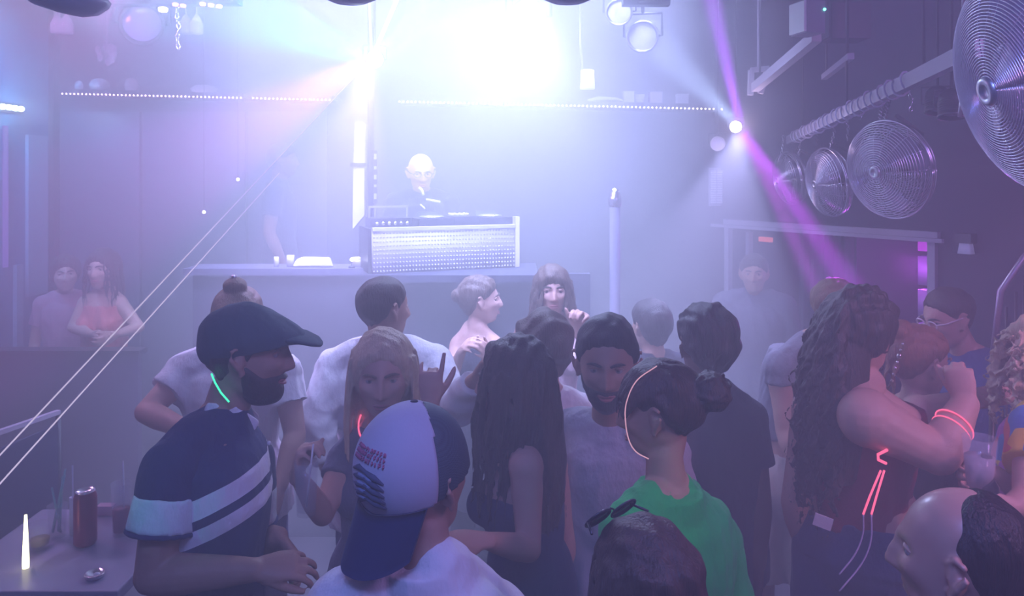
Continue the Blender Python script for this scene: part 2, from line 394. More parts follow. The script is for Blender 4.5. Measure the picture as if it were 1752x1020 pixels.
def figure(name, label, H, hyaw, hpitch=0, hroll=0, byaw=None, height=1.72, build=1.0, fem=0.0, feet_z=0.0, neck=None, S=None, E=None, W=None, hands=None,
           skin=None, hip=None, voxel=.006, lean=(0, 0), legs=True, hs=1.0, sh_w=None, knee=None, smooth=3, bust=0.0, belly=0.0, arm=1.0, eyes=True, brow=None, lips=None):
    """H head centre (world).  byaw body yaw (0 = facing +Y, away from the camera).  E, W: elbow / wrist world points or None.
    hands: pair of dicts for add_hand or None.  Returns (root, info)"""
    H = np.asarray(H, float); byaw = hyaw if byaw is None else byaw; skin = skin or SKIN
    R = rotm(hyaw, hpitch, hroll); B = rotm(byaw)
    k = height / 1.72; fx = B @ V(1, 0, 0); fy = B @ V(0, 1, 0); up = V(0, 0, 1)
    sw = (sh_w or (.195 - .03 * fem)) * k * (0.6 + .4 * build)
    neck_b = (np.asarray(neck, float) if neck is not None else H + V(0, 0, -.175 * k) - fy * .035 + B @ V(-lean[0] * .2, -lean[1] * .2, 0))
    chest = neck_b + V(0, 0, -.16 * k) + B @ V(-lean[0] * .3, -lean[1] * .3 + .01, 0)
    waist = chest + V(0, 0, -.24 * k) + B @ V(-lean[0] * .3, -lean[1] * .3, 0)
    pel = np.asarray(hip, float) if hip is not None else waist + V(0, 0, -.17 * k) + B @ V(-lean[0] * .2, -lean[1] * .2, 0)
    if hip is not None:
        chest = neck_b + (pel - neck_b) * .28; waist = neck_b + (pel - neck_b) * .68
    if S is None: S = (neck_b - fx * (sw - .02) + V(0, 0, -.045 * k), neck_b + fx * (sw - .02) + V(0, 0, -.045 * k))
    S = [np.asarray(s_, float) for s_ in S]
    if E is None: E = (None, None)
    if W is None: W = (None, None)
    E = list(E); W = list(W)
    for i, sg in ((0, -1), (1, 1)):
        if E[i] is None: E[i] = S[i] + B @ V(sg * .05, -.03, -.29 * k)
        if W[i] is None: W[i] = np.asarray(E[i]) + B @ V(-sg * .01, .10, -.23 * k)
        E[i] = np.asarray(E[i], float); W[i] = np.asarray(W[i], float)
    m = MB()
    add_head(m, H, R, hs * (.97 if fem else 1.0), fem)
    b = build
    m.loft([H + R @ V(0, -.015, -.055) , H * .5 + neck_b * .5 + fy * -.004, neck_b + V(0, 0, -.02)], [(.052 - .010 * fem, .056 - .010 * fem), (.054 - .011 * fem, .056 - .011 * fem), (.068 - .01 * fem, .062 - .008 * fem)], hint=fy, seg=20)
    tr = np.array
    secs = [(neck_b + V(0, 0, .005), .070, .055), (neck_b + V(0, 0, -.035 * k), .125, .075), (neck_b * .55 + chest * .45, .155, .095),
            (chest, .165, .112), (chest * .5 + waist * .5, .152 - .015 * fem, .108), (waist, .140 - .02 * fem + belly * .02, .100 + belly * .05), (waist * .5 + pel * .5, .160, .108 + belly * .03), (pel, .175, .118), (pel + V(0, 0, -.07 * k), .165, .11)]
    tp = [x[0] for x in secs]; ta = [(x[1] * b * k, x[2] * b * k) for x in secs]
    m.loft(tp, ta, hint=fy, seg=32, power=2.4)
    if bust:
        for sg in (-1, 1): m.ell(chest + fx * sg * .075 * k + fy * .085 * b + V(0, 0, -.04), (.062, .055, .06))
    for i, sg in ((0, -1), (1, 1)):
        m.loft([neck_b + V(0, 0, .02 * k) + fx * sg * .03, (neck_b + S[i]) / 2 + V(0, 0, .018 * k), S[i] + V(0, 0, .005)], [.045 * b, .048 * b, .052 * b], hint=fy, seg=14)
        ab = .7 + .3 * b; ab *= (1 - .12 * fem) * (b ** .7) * arm
        m.ell(S[i], .060 * ab, seg=16, rings=10)
        um = S[i] * .5 + E[i] * .5; fm = E[i] * .72 + W[i] * .28
        m.loft([S[i], S[i] * .7 + E[i] * .3, um, E[i]], [.055 * ab, .054 * ab, .048 * ab, .040 * ab], seg=16)
        m.loft([E[i], fm, W[i] * .75 + E[i] * .25, W[i]], [.041 * ab, .043 * ab, .032 * ab, (.028 * ab, .024 * ab)], seg=16)
        hd = hands[i] if hands else None
        if hd is None: hd = dict(d=unit(W[i] - E[i]) * .8 + V(0, 0, -.2), nrm=fx * -sg + fy * .2, side=sg * -1 if False else (1 if np.dot(np.cross(unit(W[i] - E[i]), fx * -sg), fy) > 0 else -1))
        hd = dict(hd); add_hand(m, W[i], hd.pop('d'), hd.pop('nrm'), **hd)
    hips = []; legpts = []
    fz = feet_z
    for sg in (-1, 1):
        hp = pel + fx * sg * .085 * k * b + V(0, 0, -.04)
        zl = hp[2] - fz
        kn = hp + fx * sg * .02 + fy * .02 + V(0, 0, -zl * .48)
        an = np.array([hp[0], hp[1], 0]) + fx * sg * .03 - fy * .01 + V(0, 0, fz + .08)
        legpts.append((hp, kn, an))
        if legs:
            m.loft([hp + V(0, 0, .02), hp * .6 + kn * .4, kn], [.088 * b, .078 * b, .056 * b], hint=fy, seg=16)
            m.loft([kn, kn * .65 + an * .35, an], [.055 * b, .054 * b, .036], hint=fy, seg=16)
            m.loft([an + V(0, 0, -.035) - fy * .03, an + V(0, 0, -.045) + fy * .08, an + V(0, 0, -.055) + fy * .15], [(.036, .034), (.042, .028), (.035, .018)], seg=12)
    base = V(pel[0], pel[1], fz)
    root = m.build('person' if name is None else name, skin, voxel=voxel, smooth=smooth, origin=base)
    tag(root, label, 'person')
    if eyes: face_parts(root, H, R, hs * (.97 if fem else 1.0), brow=brow, lips=lips)
    info = dict(H=H, R=R, B=B, neck=neck_b, chest=chest, waist=waist, pel=pel, S=S, E=E, W=W, tp=tp, ta=ta, legs=legpts, fx=fx, fy=fy, k=k, b=b, fem=fem, hs=hs * (.97 if fem else 1.0), bust=bust, ab=ab, fz=fz, smooth=smooth)
    return root, info

def fold(amp=.004, sc=9.0, seed=0):
    """real cloth folds: soft ridged displacement"""
    rs = np.random.RandomState(seed)
    ks = [(rs.normal(size=3) * V(1, 1, .55) * sc * (1 + .6 * i), rs.uniform(0, 6.28)) for i in range(5)]
    def fn(co, nm):
        w = np.zeros(len(co))
        base = co + .03 * np.sin(co[:, [1, 2, 0]] * 14 + seed)
        for kk, ph in ks:
            w += 1 - np.abs(np.sin(base @ kk + ph)) * 2
        return co + nm * (amp * w / 2)[:, None]
    return fn

def shirt(root, I, material, sleeve=.6, inflate=.013, hem=.10, name='shirt', neckline=.0, voxel=.008, seed=0, amp=.003, loose=1.0, sides=(1, 1), long=False, cut=0, origin=None, last=None):
    m = MB(); tp = list(I['tp'])[:last]; ta = list(I['ta'])[:last]; up = V(0, 0, 1)
    i0 = 0 if neckline <= .001 else 1
    P = []; A = []
    for j in range(i0, len(tp)):
        P.append(tp[j] - V(0, 0, neckline if j == i0 else 0)); g = inflate * (1 if j < 3 else loose) + .002 * max(0, j - 4)
        A.append((ta[j][0] + g, ta[j][1] + g))
    if i0 == 0: A[0] = (ta[0][0] + .006, ta[0][1] + .008); P[0] = P[0] + V(0, 0, -.004)
    if neckline <= .02:
        nb = I['neck']; b_ = I['b']; f_ = I['fy']
        m.loft([nb + V(0, 0, -.055), nb + V(0, 0, -.02), nb + V(0, 0, .032) - f_ * .006], [(.135 * b_, .085 * b_), (.105 * b_, .084 * b_), (.070 * b_ + .010, .066 * b_ + .010)], hint=f_, seg=28, rnd=False)
    P[-1] = P[-2] * 1.0 + V(0, 0, -hem); A[-1] = (A[-2][0] * 1.0 + .004, A[-2][1] + .004)
    m.loft(P, A, hint=I['fy'], seg=32, rnd=False, power=2.4)
    if I['bust']:
        for sg in (-1, 1): m.ell(I['chest'] + I['fx'] * sg * .075 * I['k'] + I['fy'] * .085 * I['b'] + V(0, 0, -.04), (.072, .064, .07))
    for i, sg in ((0, -1), (1, 1)):
        S, E, W = I['S'][i], I['E'][i], I['W'][i]; ab = I['ab']
        if neckline < .02 or sides[i]:
            m.loft([I['neck'] + V(0, 0, .010 - neckline) + I['fx'] * sg * .035, (I['neck'] + S) / 2 + V(0, 0, .018), S + V(0, 0, .006)], [.045 * I['b'] + inflate * .7, .048 * I['b'] + inflate, .052 * I['b'] + inflate], hint=I['fy'], seg=14)
        if sides[i] and sleeve > 0:
            m.ell(S, .060 * ab + inflate)
            q = .055 * ab + inflate
            sl = min(sleeve, 1)
            m.loft([S, S * (1 - sl * .5) + E * sl * .5, S * (1 - sl) + E * sl], [q, q * 1.02, q * (1.04 if not long else .85)], seg=18, rnd=False)
            if long:
                m.ell(E, .041 * ab + inflate * 1.2)
                m.loft([E, E * .5 + W * .5, E * .06 + W * .94], [.042 * ab + inflate * 1.2, .040 * ab + inflate * 1.1, .031 * ab + inflate], seg=18, rnd=False)
    return m.build(name, material, root, voxel=voxel, smooth=2, modf=fold(amp, seed=seed), origin=origin)

def trousers(root, I, material, length=1.0, inflate=.014, name='trousers', voxel=.009, seed=3, amp=.003, top=.05):
    m = MB(); b = I['b']; k = I['k']; wa = I['ta'][6]; pa = I['ta'][7]
    pel = I['pel']; wst = I['tp'][6]
    m.loft([pel + (wst - pel) * (top / .085), pel, pel + V(0, 0, -.075 * k)], [(wa[0] + inflate * .35, wa[1] + inflate * .35), (pa[0] + inflate * .4, pa[1] + inflate * .4), (pa[0] + inflate * .4, pa[1] + inflate * .6)], hint=I['fy'], seg=32, rnd=False, power=2.4)
    m.ell(pel + V(0, 0, -.075 * k), (pa[0] + inflate * .5, pa[1] + inflate * .6, .125 * b), R=np.column_stack([I['fx'], I['fy'], V(0, 0, 1)]))
    for hp, kn, an in I['legs']:
        L = length
        m.ell(hp + V(0, 0, -.03), .088 * b + inflate * .4)
        if L <= .55:
            e = hp + (kn - hp) * (L / .5)
            m.loft([hp, hp * .5 + e * .5, e], [.088 * b + inflate * .6, .086 * b + inflate * 1.3, .074 * b + inflate * 2], hint=I['fy'], seg=18, rnd=False)
        else:
            e = an + V(0, 0, -.02)
            m.loft([hp, hp * .6 + kn * .4, kn, kn * .6 + e * .4, e], [.088 * b + inflate*.6, .080 * b + inflate, .060 * b + inflate, .056 * b + inflate, .046 * b + inflate], hint=I['fy'], seg=18, rnd=False)
    return m.build(name, material, root, voxel=voxel, smooth=2, modf=fold(amp, seed=seed))
def shoes(root, I, material):
    fy = I['fy']
    for hp, kn, an in I['legs']:
        m = MB()
        m.loft([an + V(0, 0, -.035) - fy * .045, an + V(0, 0, -.040) + fy * .02, an + V(0, 0, -.048) + fy * .10, an + V(0, 0, -.055) + fy * .165],
               [(.044, .045), (.048, .040), (.050, .032), (.038, .025)], seg=14)
        v = m.v[0]; v[:, 2] = np.maximum(v[:, 2], I['fz'])
        m.build('shoe', material, root)

def hair_cap(root, I, material, thick=.014, back=-.07, line=.062, side=.0, name='hair', amp=.002, extra=None, voxel=.0045, seed=1, part=None, freq=90, sideburn=.02, top=0.0, smooth=2, crown=None):
    """hair following the skull.  line = height of the hairline over the forehead, back = how far it comes down behind (local z)"""
    H, R, s = I['H'], I['R'], I['hs']
    d, f = sphere_dirs(96, 72)
    r = head_radius(d); p = d * r[:, None]
    y, z, x = p[:, 1], p[:, 2], np.abs(p[:, 0])
    # hairline height as a function of y: back -> low, ear -> side, front -> line
    tt = np.clip((y + .02) / .10, 0, 1); tb = np.clip((-y - .0) / .06, 0, 1)
    hl = side + (line - side) * (tt ** 1.5) + (back - side) * tb
    hl = hl - (sideburn + .0) * np.exp(-((y - .012) / .010) ** 2)
    hl = hl + .06 * np.exp(-((y + .004) / .016) ** 2 - ((z + .005) / .03) ** 2) * (side > -.015)
    hl = hl + .0035 * np.sin(p[:, 0] * 260 + seed) + .003 * np.sin(p[:, 0] * 610 + y * 300 + 2 * seed) * (np.abs(p[:, 0]) < .08)
    mk = 1 / (1 + np.exp(-(z - hl) / .004))
    if crown is not None: mk = mk * (1 - crown(p))
    rs = np.random.RandomState(seed)
    nz = np.zeros(len(p))
    for i in range(5):
        kk = rs.normal(size=3) * freq * V(1, 1, .35); nz += np.sin(p @ kk + rs.uniform(0, 6.3) + 2.0 * np.sin(p[:, 2] * 40 + i))
    ramp = .30 + .70 * np.clip((z - hl) / .035, 0, 1)
    t = ramp * thick * (1 + top * np.clip((z - .05) / .06, 0, 1)) + amp * nz * .6
    q = p + d * (t * mk - .010 * (1 - mk))[:, None]
    m = MB(); m.add((q * s) @ R.T + H, f)
    if extra: extra(m)
    vx = voxel
    return m.build(name, material, root, voxel=vx, smooth=smooth)

def curve(pts, n=8):
    """smooth path through the points"""
    p = [np.asarray(q, float) for q in pts]; p = [2 * p[0] - p[1]] + p + [2 * p[-1] - p[-2]]; out = []
    for i in range(1, len(p) - 2):
        for j in range(n):
            t = j / n; a, b, c, d = p[i - 1], p[i], p[i + 1], p[i + 2]
            out.append(.5 * (2 * b + (c - a) * t + (2 * a - 5 * b + 4 * c - d) * t * t + (3 * b - a - 3 * c + d) * t ** 3))
    return out + [p[-2]]
def strands(mb, roots, length, sag, r=.0022, seg=5, n=10, curl=0.0, cf=20, rs=None, spread=.1, taper=.3):
    """hair locks as thin tapered tubes: roots = list of (point, direction)"""
    rs = rs or np.random.RandomState(0)
    for p, d in roots:
        L = length * rs.uniform(.75, 1.1); ph = rs.uniform(0, 6.28); d = unit(np.asarray(d) + rs.normal(size=3) * spread)
        u, v, w = frame(V(0, 0, -1), V(0, 1, 0)); pts = []; q = np.array(p, float); dirc = d.copy()
        c = curl * rs.uniform(.6, 1.3)
        for i in range(n):
            t = i / (n - 1)
            pts.append(q + (u * math.cos(ph + cf * t) + v * math.sin(ph + cf * t)) * c * min(1, t * 4))
            dirc = unit(dirc + V(0, 0, -1) * sag); q = q + dirc * L / n
        mb.tube(pts, [r * (1 - (1 - taper) * (i / (n - 1)) ** 2) for i in range(n)], seg=seg)
# ---------------------------------------------------------------- haze in the air
def volume_box(name, lo, hi, dens, col=(1, 1, 1), g=.2, label=''):
    m = bpy.data.materials.new(name); m.use_nodes = True; nt = m.node_tree; nt.nodes.remove(nt.nodes['Principled BSDF'])
    s = nt.nodes.new('ShaderNodeVolumeScatter'); s.inputs['Density'].default_value = dens; s.inputs['Color'].default_value = (*col, 1); s.inputs['Anisotropy'].default_value = g
    nt.links.new(s.outputs[0], nt.nodes['Material Output'].inputs['Volume'])
    lo = V(*lo); hi = V(*hi); b = MB(); b.box((lo + hi) / 2, hi - lo)
    o = b.build(name, m, flat=True, origin=(lo + hi) / 2)
    return tag(o, label, 'haze', kind='stuff')
volume_box('stage_haze', (-3.55, 1.0, .02), (1.45, 5.95, 3.65), .29, label='pale machine haze filling the air over the dance floor')
volume_box('thin_haze', (1.4501, -.9, .02), (3.85, 5.95, 3.65), .045, label='thinner haze in front of the right hand wall')
volume_box('near_haze', (-3.55, -.9, .02), (1.45, .9999, 3.65), .15, label='light haze in the air nearest the viewer')

# ---------------------------------------------------------------- shell
WALLD = mat('dark_wall_paint', (.022, .018, .042), .55, noise=(3, (.035, .03, .06), .5), bump=(40, .2, .004))
def slab(name, lo, hi, m):
    lo = V(*lo); hi = V(*hi); b = MB(); b.box((lo + hi) / 2, hi - lo)
    return tag(b.build(name, m, flat=True, origin=(lo + hi) / 2), kind='structure')
FLOORM = mat('worn_floor', (.05, .045, .06), .35, noise=(6, (.10, .09, .11), .6))
BLUEP = mat('blue_wall_panel', (.14, .28, .46), .25, spec=.7, noise=(2, (.05, .10, .24), .6))
slab('floor', (-3.8, -1.2, -.1), (4.1, 6.3, 0), FLOORM)
slab('ceiling', (-3.8, -1.2, 3.7), (4.1, 6.3, 3.8), WALLD)
slab('wall_back', (-3.8, 6.0, 0), (4.1, 6.2, 3.7), WALLD)
slab('wall_left', (-3.8, -1.2, 0), (-3.6, 6.0, 3.7), BLUEP)
slab('wall_right', (3.9, -1.2, 0), (4.1, 6.0, 3.7), WALLD)
slab('wall_front', (-3.8, -1.4, 0), (4.1, -1.2, 3.7), WALLD)

BLACK = mat('black_plastic', (.02, .02, .025), .4)
DMET = mat('dark_metal', (.06, .06, .07), .35, metal=.6)
CHROME = mat('chrome', (.75, .75, .8), .18, metal=1)
ALU = mat('brushed_aluminium', (.6, .6, .66), .35, metal=.9)
WHITE = mat('white_plastic', (.8, .8, .82), .45)
CREAM = mat('off_white_paint', (.62, .58, .62), .5, noise=(12, (.5, .46, .5), .4))
PALE = mat('pale_frame_paint', (.40, .38, .46), .4)
PANELW = mat('white_quilted_panel', (.40, .38, .44), .45)
GLASS = mat('clear_glass', (.85, .88, 1), .05, spec=1.0, alpha=.16)
MIRROR = mat('smoked_mirror', (.16, .15, .22), .38, metal=.7, noise=(1.5, (.10, .09, .16), .5))

def boxobj(name, lo, hi, m, parent=None, R=None, bevel=.0, **k):
    lo = V(*lo); hi = V(*hi); b = MB(); b.box((lo + hi) / 2, hi - lo)
    o = b.build(name, m, parent, flat=True, **({'origin': (lo + hi) / 2} if parent is None else {}))
    if bevel:
        q = o.modifiers.new('b', 'BEVEL'); q.width = bevel; q.segments = 2
    return o
def beam(mb, a, b, w, h, hint=(0, 0, 1), mi=0):
    """rectangular bar from a to b"""
    a = np.asarray(a, float); b = np.asarray(b, float); u, v, d = frame(b - a, hint)
    return mb.box((a + b) / 2, (w, h, np.linalg.norm(b - a)), R=np.column_stack([u, v, d]), mi=mi)

# angled wall with the doorway on the right: runs from A towards B
A2 = V(1.60, 6.0, 0); B2 = V(3.35, 3.43, 0); DW = unit(B2 - A2); NW = V(-DW[1], DW[0], 0)   # NW points away from the room
if NW[0] < 0: NW = -NW
def onwall(px, py=None, off=0.0):
    """point of the angled wall seen at column px (and row py)"""
    # (px-876)/F*y = x on the line
    t = (px - 876) / F
    # A2 + s*DW : x = t*y
    s = (t * A2[1] - A2[0]) / (DW[0] - t * DW[1])
    p = A2 + DW * s - NW * off
    if py is not None: p = V(p[0], p[1], CAMH - (py - 300) / F * p[1])
    return p
def wallbox(name, s0, s1, z0, z1, m, parent=None, depth=.12, off=0.0):
    p = A2 + DW * (s0 + s1) / 2 + NW * (depth / 2 - off) + V(0, 0, (z0 + z1) / 2)
    b = MB(); b.box(p, (abs(s1 - s0), depth, z1 - z0), R=np.column_stack([DW, NW, V(0, 0, 1)]))
    return b.build(name, m, parent, flat=True, **({'origin': p} if parent is None else {}))
def spos(px): return float(np.dot(onwall(px) - A2, DW))
s_l, s_r = spos(1252), spos(1592)
DZ = 1.81
tag(wallbox('wall_doorway_header', 0, 3.1, DZ, 3.7, WALLD), kind='structure')
tag(wallbox('wall_doorway_pier', s_r, 3.1, 0, DZ, WALLD), kind='structure')
tag(wallbox('trim_1', s_l - .05, s_r + .06, DZ - .012, DZ + .05, PALE, depth=.05, off=.04), kind='structure')
tag(wallbox('trim_2', s_l - .04, s_l + .0, 0, DZ - .012, PALE, depth=.05, off=.04), kind='structure')
tag(wallbox('trim_3', s_r, s_r + .045, 0, DZ - .012, PALE, depth=.05, off=.04), kind='structure')
tag(wallbox('trim_4', s_l + .05, s_l + .08, 0, DZ - .05, PALE, depth=.05, off=-.10), kind='structure')
tag(wallbox('trim_5', s_l - .15, s_r + .1, DZ - .012, DZ + .012, PALE, depth=.03, off=.07), kind='structure')
pc = (onwall(1450) + NW * .7)
point('corridor_lamp', (pc[0], pc[1] - .1, 1.55), (.62, .10, .95), 16, .05)
# curtain in the doorway
def curtain(px0, px1, label, m):
    b = MB(); n = 60; p0 = onwall(px0) + NW * .30; p1 = onwall(px1) + NW * .30; vs = []; fs = []
    for side in (0, 1):
        for i in range(n + 1):
            t = i / n; w = .025 * math.sin(t * 34) + .012 * math.sin(t * 71 + 1) + side * .008
            for z in (0.03, .6, 1.2, 1.78):
                q = p0 * (1 - t) + p1 * t + NW * (w * (1.2 - z * .25)); vs.append((q[0], q[1], z))
    for side in (0, 1):
        o = side * (n + 1) * 4
        for i in range(n):
            for j in range(3):
                a = o + i * 4 + j; fs.append((a, a + 1, a + 5, a + 4) if side else (a + 4, a + 5, a + 1, a))
    b.add(vs, fs); return tag(b.build('curtain', m), label, 'curtain')
curtain(1322, 1420, 'grey pleated curtain hanging in the left half of the doorway', mat('curtain_cloth', (.12, .11, .18), .8))
# column of glass blocks in the doorway
e = empty('glass_block_column', onwall(1540, None) + NW * .45)
GB = mat('glass_block', (.45, .35, .7), .25, spec=.8); GB2 = mat('glass_block_violet', (.55, .2, .65), .25, spec=.8)
for i in range(8):
    c = onwall(1540) + NW * .45; b = MB()
    b.loft([V(c[0], c[1], .12 + i * .225), V(c[0], c[1], .12 + i * .225 + .19)], [(.11, .05), (.11, .05)], hint=NW, seg=24, rnd=False, power=6)
    b.build('glass_block', GB2 if i == 7 else GB, e)
tag(e, 'stack of violet lit glass blocks inside the doorway', 'glass blocks')
point('block_lamp', tuple(onwall(1515) + NW * .22 + V(0, 0, 1.62)), (.75, .12, .9), 3, .04)
EXITM = emis('exit_light_red', (1, .18, .16), 1.0)
b = MB(); q = onwall(1281, 412) + NW * .2; b.box(q, (.11, .03, .035), R=np.column_stack([DW, NW, V(0, 0, 1)]))
tag(b.build('door_light', EXITM, flat=True, origin=q), 'small dim red light over the left side of the doorway', 'light')

# panel seams / mirror panels on the back wall, left
for i, (x0, x1) in enumerate([(104, 240), (246, 420), (426, 560)]):
    a, b_ = P(x0, 165, 5.97), P(x1, 650, 5.97)
    tag(boxobj('mirror_panel', (a[0], 5.955, .35), (b_[0], 5.985, 2.70), MIRROR), ['mirror panel on the back wall nearest the blue side wall', 'middle mirror panel on the back wall behind the counter', 'mirror panel on the back wall nearest the white post'][i], 'mirror', 'mirror panels on the back wall')
tag(boxobj('trim_6', (-3.6, 5.90, 0), (-3.56, 5.99, 3.7), DMET), kind='structure')
# pale strips on the blue wall
tag(boxobj('trim_7', (-3.6, 5.62, 1.3), (-3.575, 5.85, 2.5), mat('pale_blue_strip', (.3, .42, .55), .3)), kind='structure')
tag(boxobj('trim_8', (-3.6, 5.48, .6), (-3.57, 5.55, 1.55), mat('pale_blue_strip_low', (.3, .42, .55), .3)), kind='structure')
e = empty('wall_lamp', (-3.58, 5.40, 2.68))
b = MB(); b.box((-3.585, 5.40, 2.68), (.03, .30, .07)); b.build('back_plate', DMET, e, flat=True)
for i in range(4):
    b = MB(); b.ell((-3.55, 5.30 + i * .065, 2.68), (.022, .022, .022)); b.build('bulb', emis('lamp_cold_white', (.65, .9, 1), 14), e)
tag(e, 'bright cold white lamp cluster on the blue side wall', 'lamp')
point('wall_lamp_light', (-3.46, 5.40, 2.68), (.45, .8, 1), 5, .04)
b = MB(); b.tube([(-3.58, 5.37, 2.55), (-3.58, 5.37, 1.55)], .018)
tag(b.build('neon_tube', emis('neon_violet', (.35, .22, 1), .9), origin=(-3.58, 5.37, 2.05)), 'dim violet neon tube running down below the wall lamp', 'neon tube')

# ---------------------------------------------------------------- LED shelf on the back wall
YS = 5.62
def shelfz(px): return CAMH - (160 + (px - 90) * 27 / 1145 - 300) / F * YS
def shelf(px0, px1, label, n, sect):
    a = P(px0, 0, YS); b_ = P(px1, 0, YS); za, zb = shelfz(px0), shelfz(px1)
    e = empty('led_shelf', ((a[0] + b_[0]) / 2, YS + .12, (za + zb) / 2))
    m = MB(); beam(m, (a[0], YS + .195, za + .02), (b_[0], YS + .195, zb + .02), .37, .035, hint=(0, 0, 1)); m.build('board', DMET, e, flat=True)
    m = MB(); beam(m, (a[0], YS + .004, za), (b_[0], YS + .004, zb), .006, .022, hint=(0, 0, 1)); m.build('strip', BLACK, e, flat=True)
    em = emis('led_' + sect[0], sect[1], sect[2]); first = None
    for i in range(n):
        t = (i + .5) / n; x = a[0] * (1 - t) + b_[0] * t; z = za * (1 - t) + zb * t
        if first is None:
            m = MB(); m.ell((x, YS - .006, z), (.006, .005, .006), seg=8, rings=6); first = m.build('led', em, e); fx0, fz0 = x, z
        else:
            c = first.copy(); COL.objects.link(c); c.parent = e; c.location = V(*first.location) + V(x - fx0, 0, z - fz0)
    return tag(e, label, 'led shelf', 'led lit shelves along the back wall')
shelf(104, 416, 'led lit wall shelf at the far left with pink white dots', 46, ('pink', (1, .62, .88), 14))
shelf(430, 568, 'short led lit wall shelf just left of the white post', 20, ('rose', (1, .66, .95), 14))
shelf(680, 1238, 'long led lit wall shelf right of the laser light', 80, ('white', (.95, .8, 1), 16))
def on_shelf(px, dy=.08): return V((px - 876) / F * (YS + dy), YS + dy, shelfz(px) + .0375)
def cup(px, r, h, m, label, kind='cup', cat='cup', sq=False):
    c = on_shelf(px); b = MB()
    if sq:
        b.box(c + V(0, 0, h / 2), (r * 2, r * 2, h)); b.box(c + V(0, 0, h - .004), (r * 2.12, r * 2.12, .008)); b.box(c + V(0, -r - .001, h / 2), (r * 1.4, .002, h * .5))
    else:
        b.lathe([(0, 0), (r * .7, 0), (r * .85, h * .5), (r, h), (r * .92, h), (r * .75, h * .4), (0, .004)], c)
    return tag(b.build(kind, m, flat=sq, origin=c), label, cat)
cup(1075, .038, .085, WHITE, 'small white box on the led shelf, left of the round cup', 'box', 'box', True)
cup(1095, .036, .065, WHITE, 'round white cup between the two small boxes on the led shelf')
cup(1121, .045, .085, mat('dusty_pink_card', (.6, .5, .6), .7), 'dusty pink box on the led shelf, middle of the three', 'box', 'box', True)
cup(1167, .040, .075, WHITE, 'lone white box near the right end of the led shelf', 'box', 'box', True)
c = on_shelf(1035); b = MB(); b.loft([c + V(-.12, 0, .015), c + V(-.05, 0, .024), c + V(.09, 0, .02), c + V(.13, 0, .012)], [(.03, .012), (.06, .022), (.06, .018), (.02, .008)], seg=16)
tag(b.build('folded_napkin', WHITE, origin=c), 'flat white folded napkin on the led shelf beneath the hanging lamp', 'napkin')
for i, (px, h, r, lab) in enumerate([(225, .10, .05, 'rounded pale bottle rack item on the far left shelf, right of the flat one'), (170, .09, .07, 'flat pale bundle on the far left shelf'), (135, .07, .03, 'small pale cup at the left end of the far left shelf'), (350, .06, .10, 'low pale tray on the right part of the far left shelf')]):
    c = on_shelf(px); b = MB(); b.lathe([(0, 0), (r * .8, 0), (r, h * .5), (r * .7, h * .9), (r * .3, h), (0, h)], c)
    tag(b.build('dish', CREAM, origin=c), lab, 'dish')

# ---------------------------------------------------------------- lights and hanging things: fixtures
def yoke_light(loc, to, label, r=.09, lens=None, name='stage_light', top=None, body=None, petals=False):
    """par can on a yoke, hung by a rod"""
    loc = np.asarray(loc, float); u, v, d = frame(np.asarray(to, float) - loc, (0, 0, 1)); body = body or BLACK
    e = empty(name, loc)
    Rm = np.column_stack([u, v, d])
    m = MB(); m.lathe([(0, -r * 1.5), (r * .6, -r * 1.5), (r * .9, -r * 1.1), (r, -r * .6), (r, r * .6), (r * 1.06, r * .62), (r * 1.06, r * .8), (r * .9, r * .8), (r * .88, r * .4), (0, r * .4)], loc, Rm, seg=32)
    for k in range(5): m.lathe([(r, -r * (.5 - k * .2)), (r * 1.04, -r * (.47 - k * .2)), (r, -r * (.44 - k * .2))], loc, Rm, seg=32)
    hs_ = m.build('housing', body, e)
    m = MB(); m.lathe([(0, r * .5), (r * .5, r * .55), (r * .88, r * .42)], loc, Rm, seg=32); m.build('lens', lens or GLASS, hs_)
    m = MB(); w = r * 1.25
    m.tube([loc + u * r * 1.02, loc + u * w, loc + u * w + V(0, 0, r * 1.5), loc - u * w + V(0, 0, r * 1.5), loc - u * w, loc - u * r * 1.02], r * .09)
    m.build('yoke', DMET, e)
    zt = top if top is not None else 3.7
    m = MB(); m.tube([loc + V(0, 0, r * 1.5), V(loc[0], loc[1], zt)], r * .12)
    m.build('hanging_rod', DMET, e)
    return tag(e, label, 'stage light')
def lit(n, c, s): return emis(n, c, s)
yoke_light(LA + V(0, .16, .02), P(780, 420, 1.0), 'brightest blue white wash light at the top middle', .11, lit('lens_blue_white', (.7, .9, 1), 60), 'wash_light')
yoke_light(P(876, 68, 4.95), P(880, 420, 1.0), 'smaller bright white light just below the brightest wash light', .035, lit('lens_white', (.8, .97, 1), 40), 'wash_light')
yoke_light(LB + V(0, .10, .01), P(640, 200, 1.0), 'multi beam effect light with teal and pink fans above the white post', .055, lit('lens_mint', (.75, 1, .95), 60), 'effect_light')
yoke_light(LC + V(0, .10, .01), P(1260, 330, 1.0), 'multi beam effect light throwing violet beams at the right', .040, lit('lens_pink_white', (1, .8, 1), 30), 'effect_light')
yoke_light(P(1228, 246, 4.9), P(1190, 300, 1.0), 'small unlit round spotlight with a pale lens beside the violet beam light', .045, mat('frosted_lens', (.7, .65, .8), .2), 'spotlight', body=CREAM)
yoke_light(P(243, 40, 4.6), P(180, 120, 1.0), 'large dim round stage light hanging at the upper left', .12, mat('dim_lens', (.3, .26, .45), .2), 'stage_light')
yoke_light(P(1100, 62, 4.3), P(1010, 150, 2.0), 'upper white rimmed moving light near the ceiling bracket', .085, mat('bright_lens', (.9, .9, 1), .2, emit=(.6, .7, 1), estr=.25), 'stage_light', body=ALU)
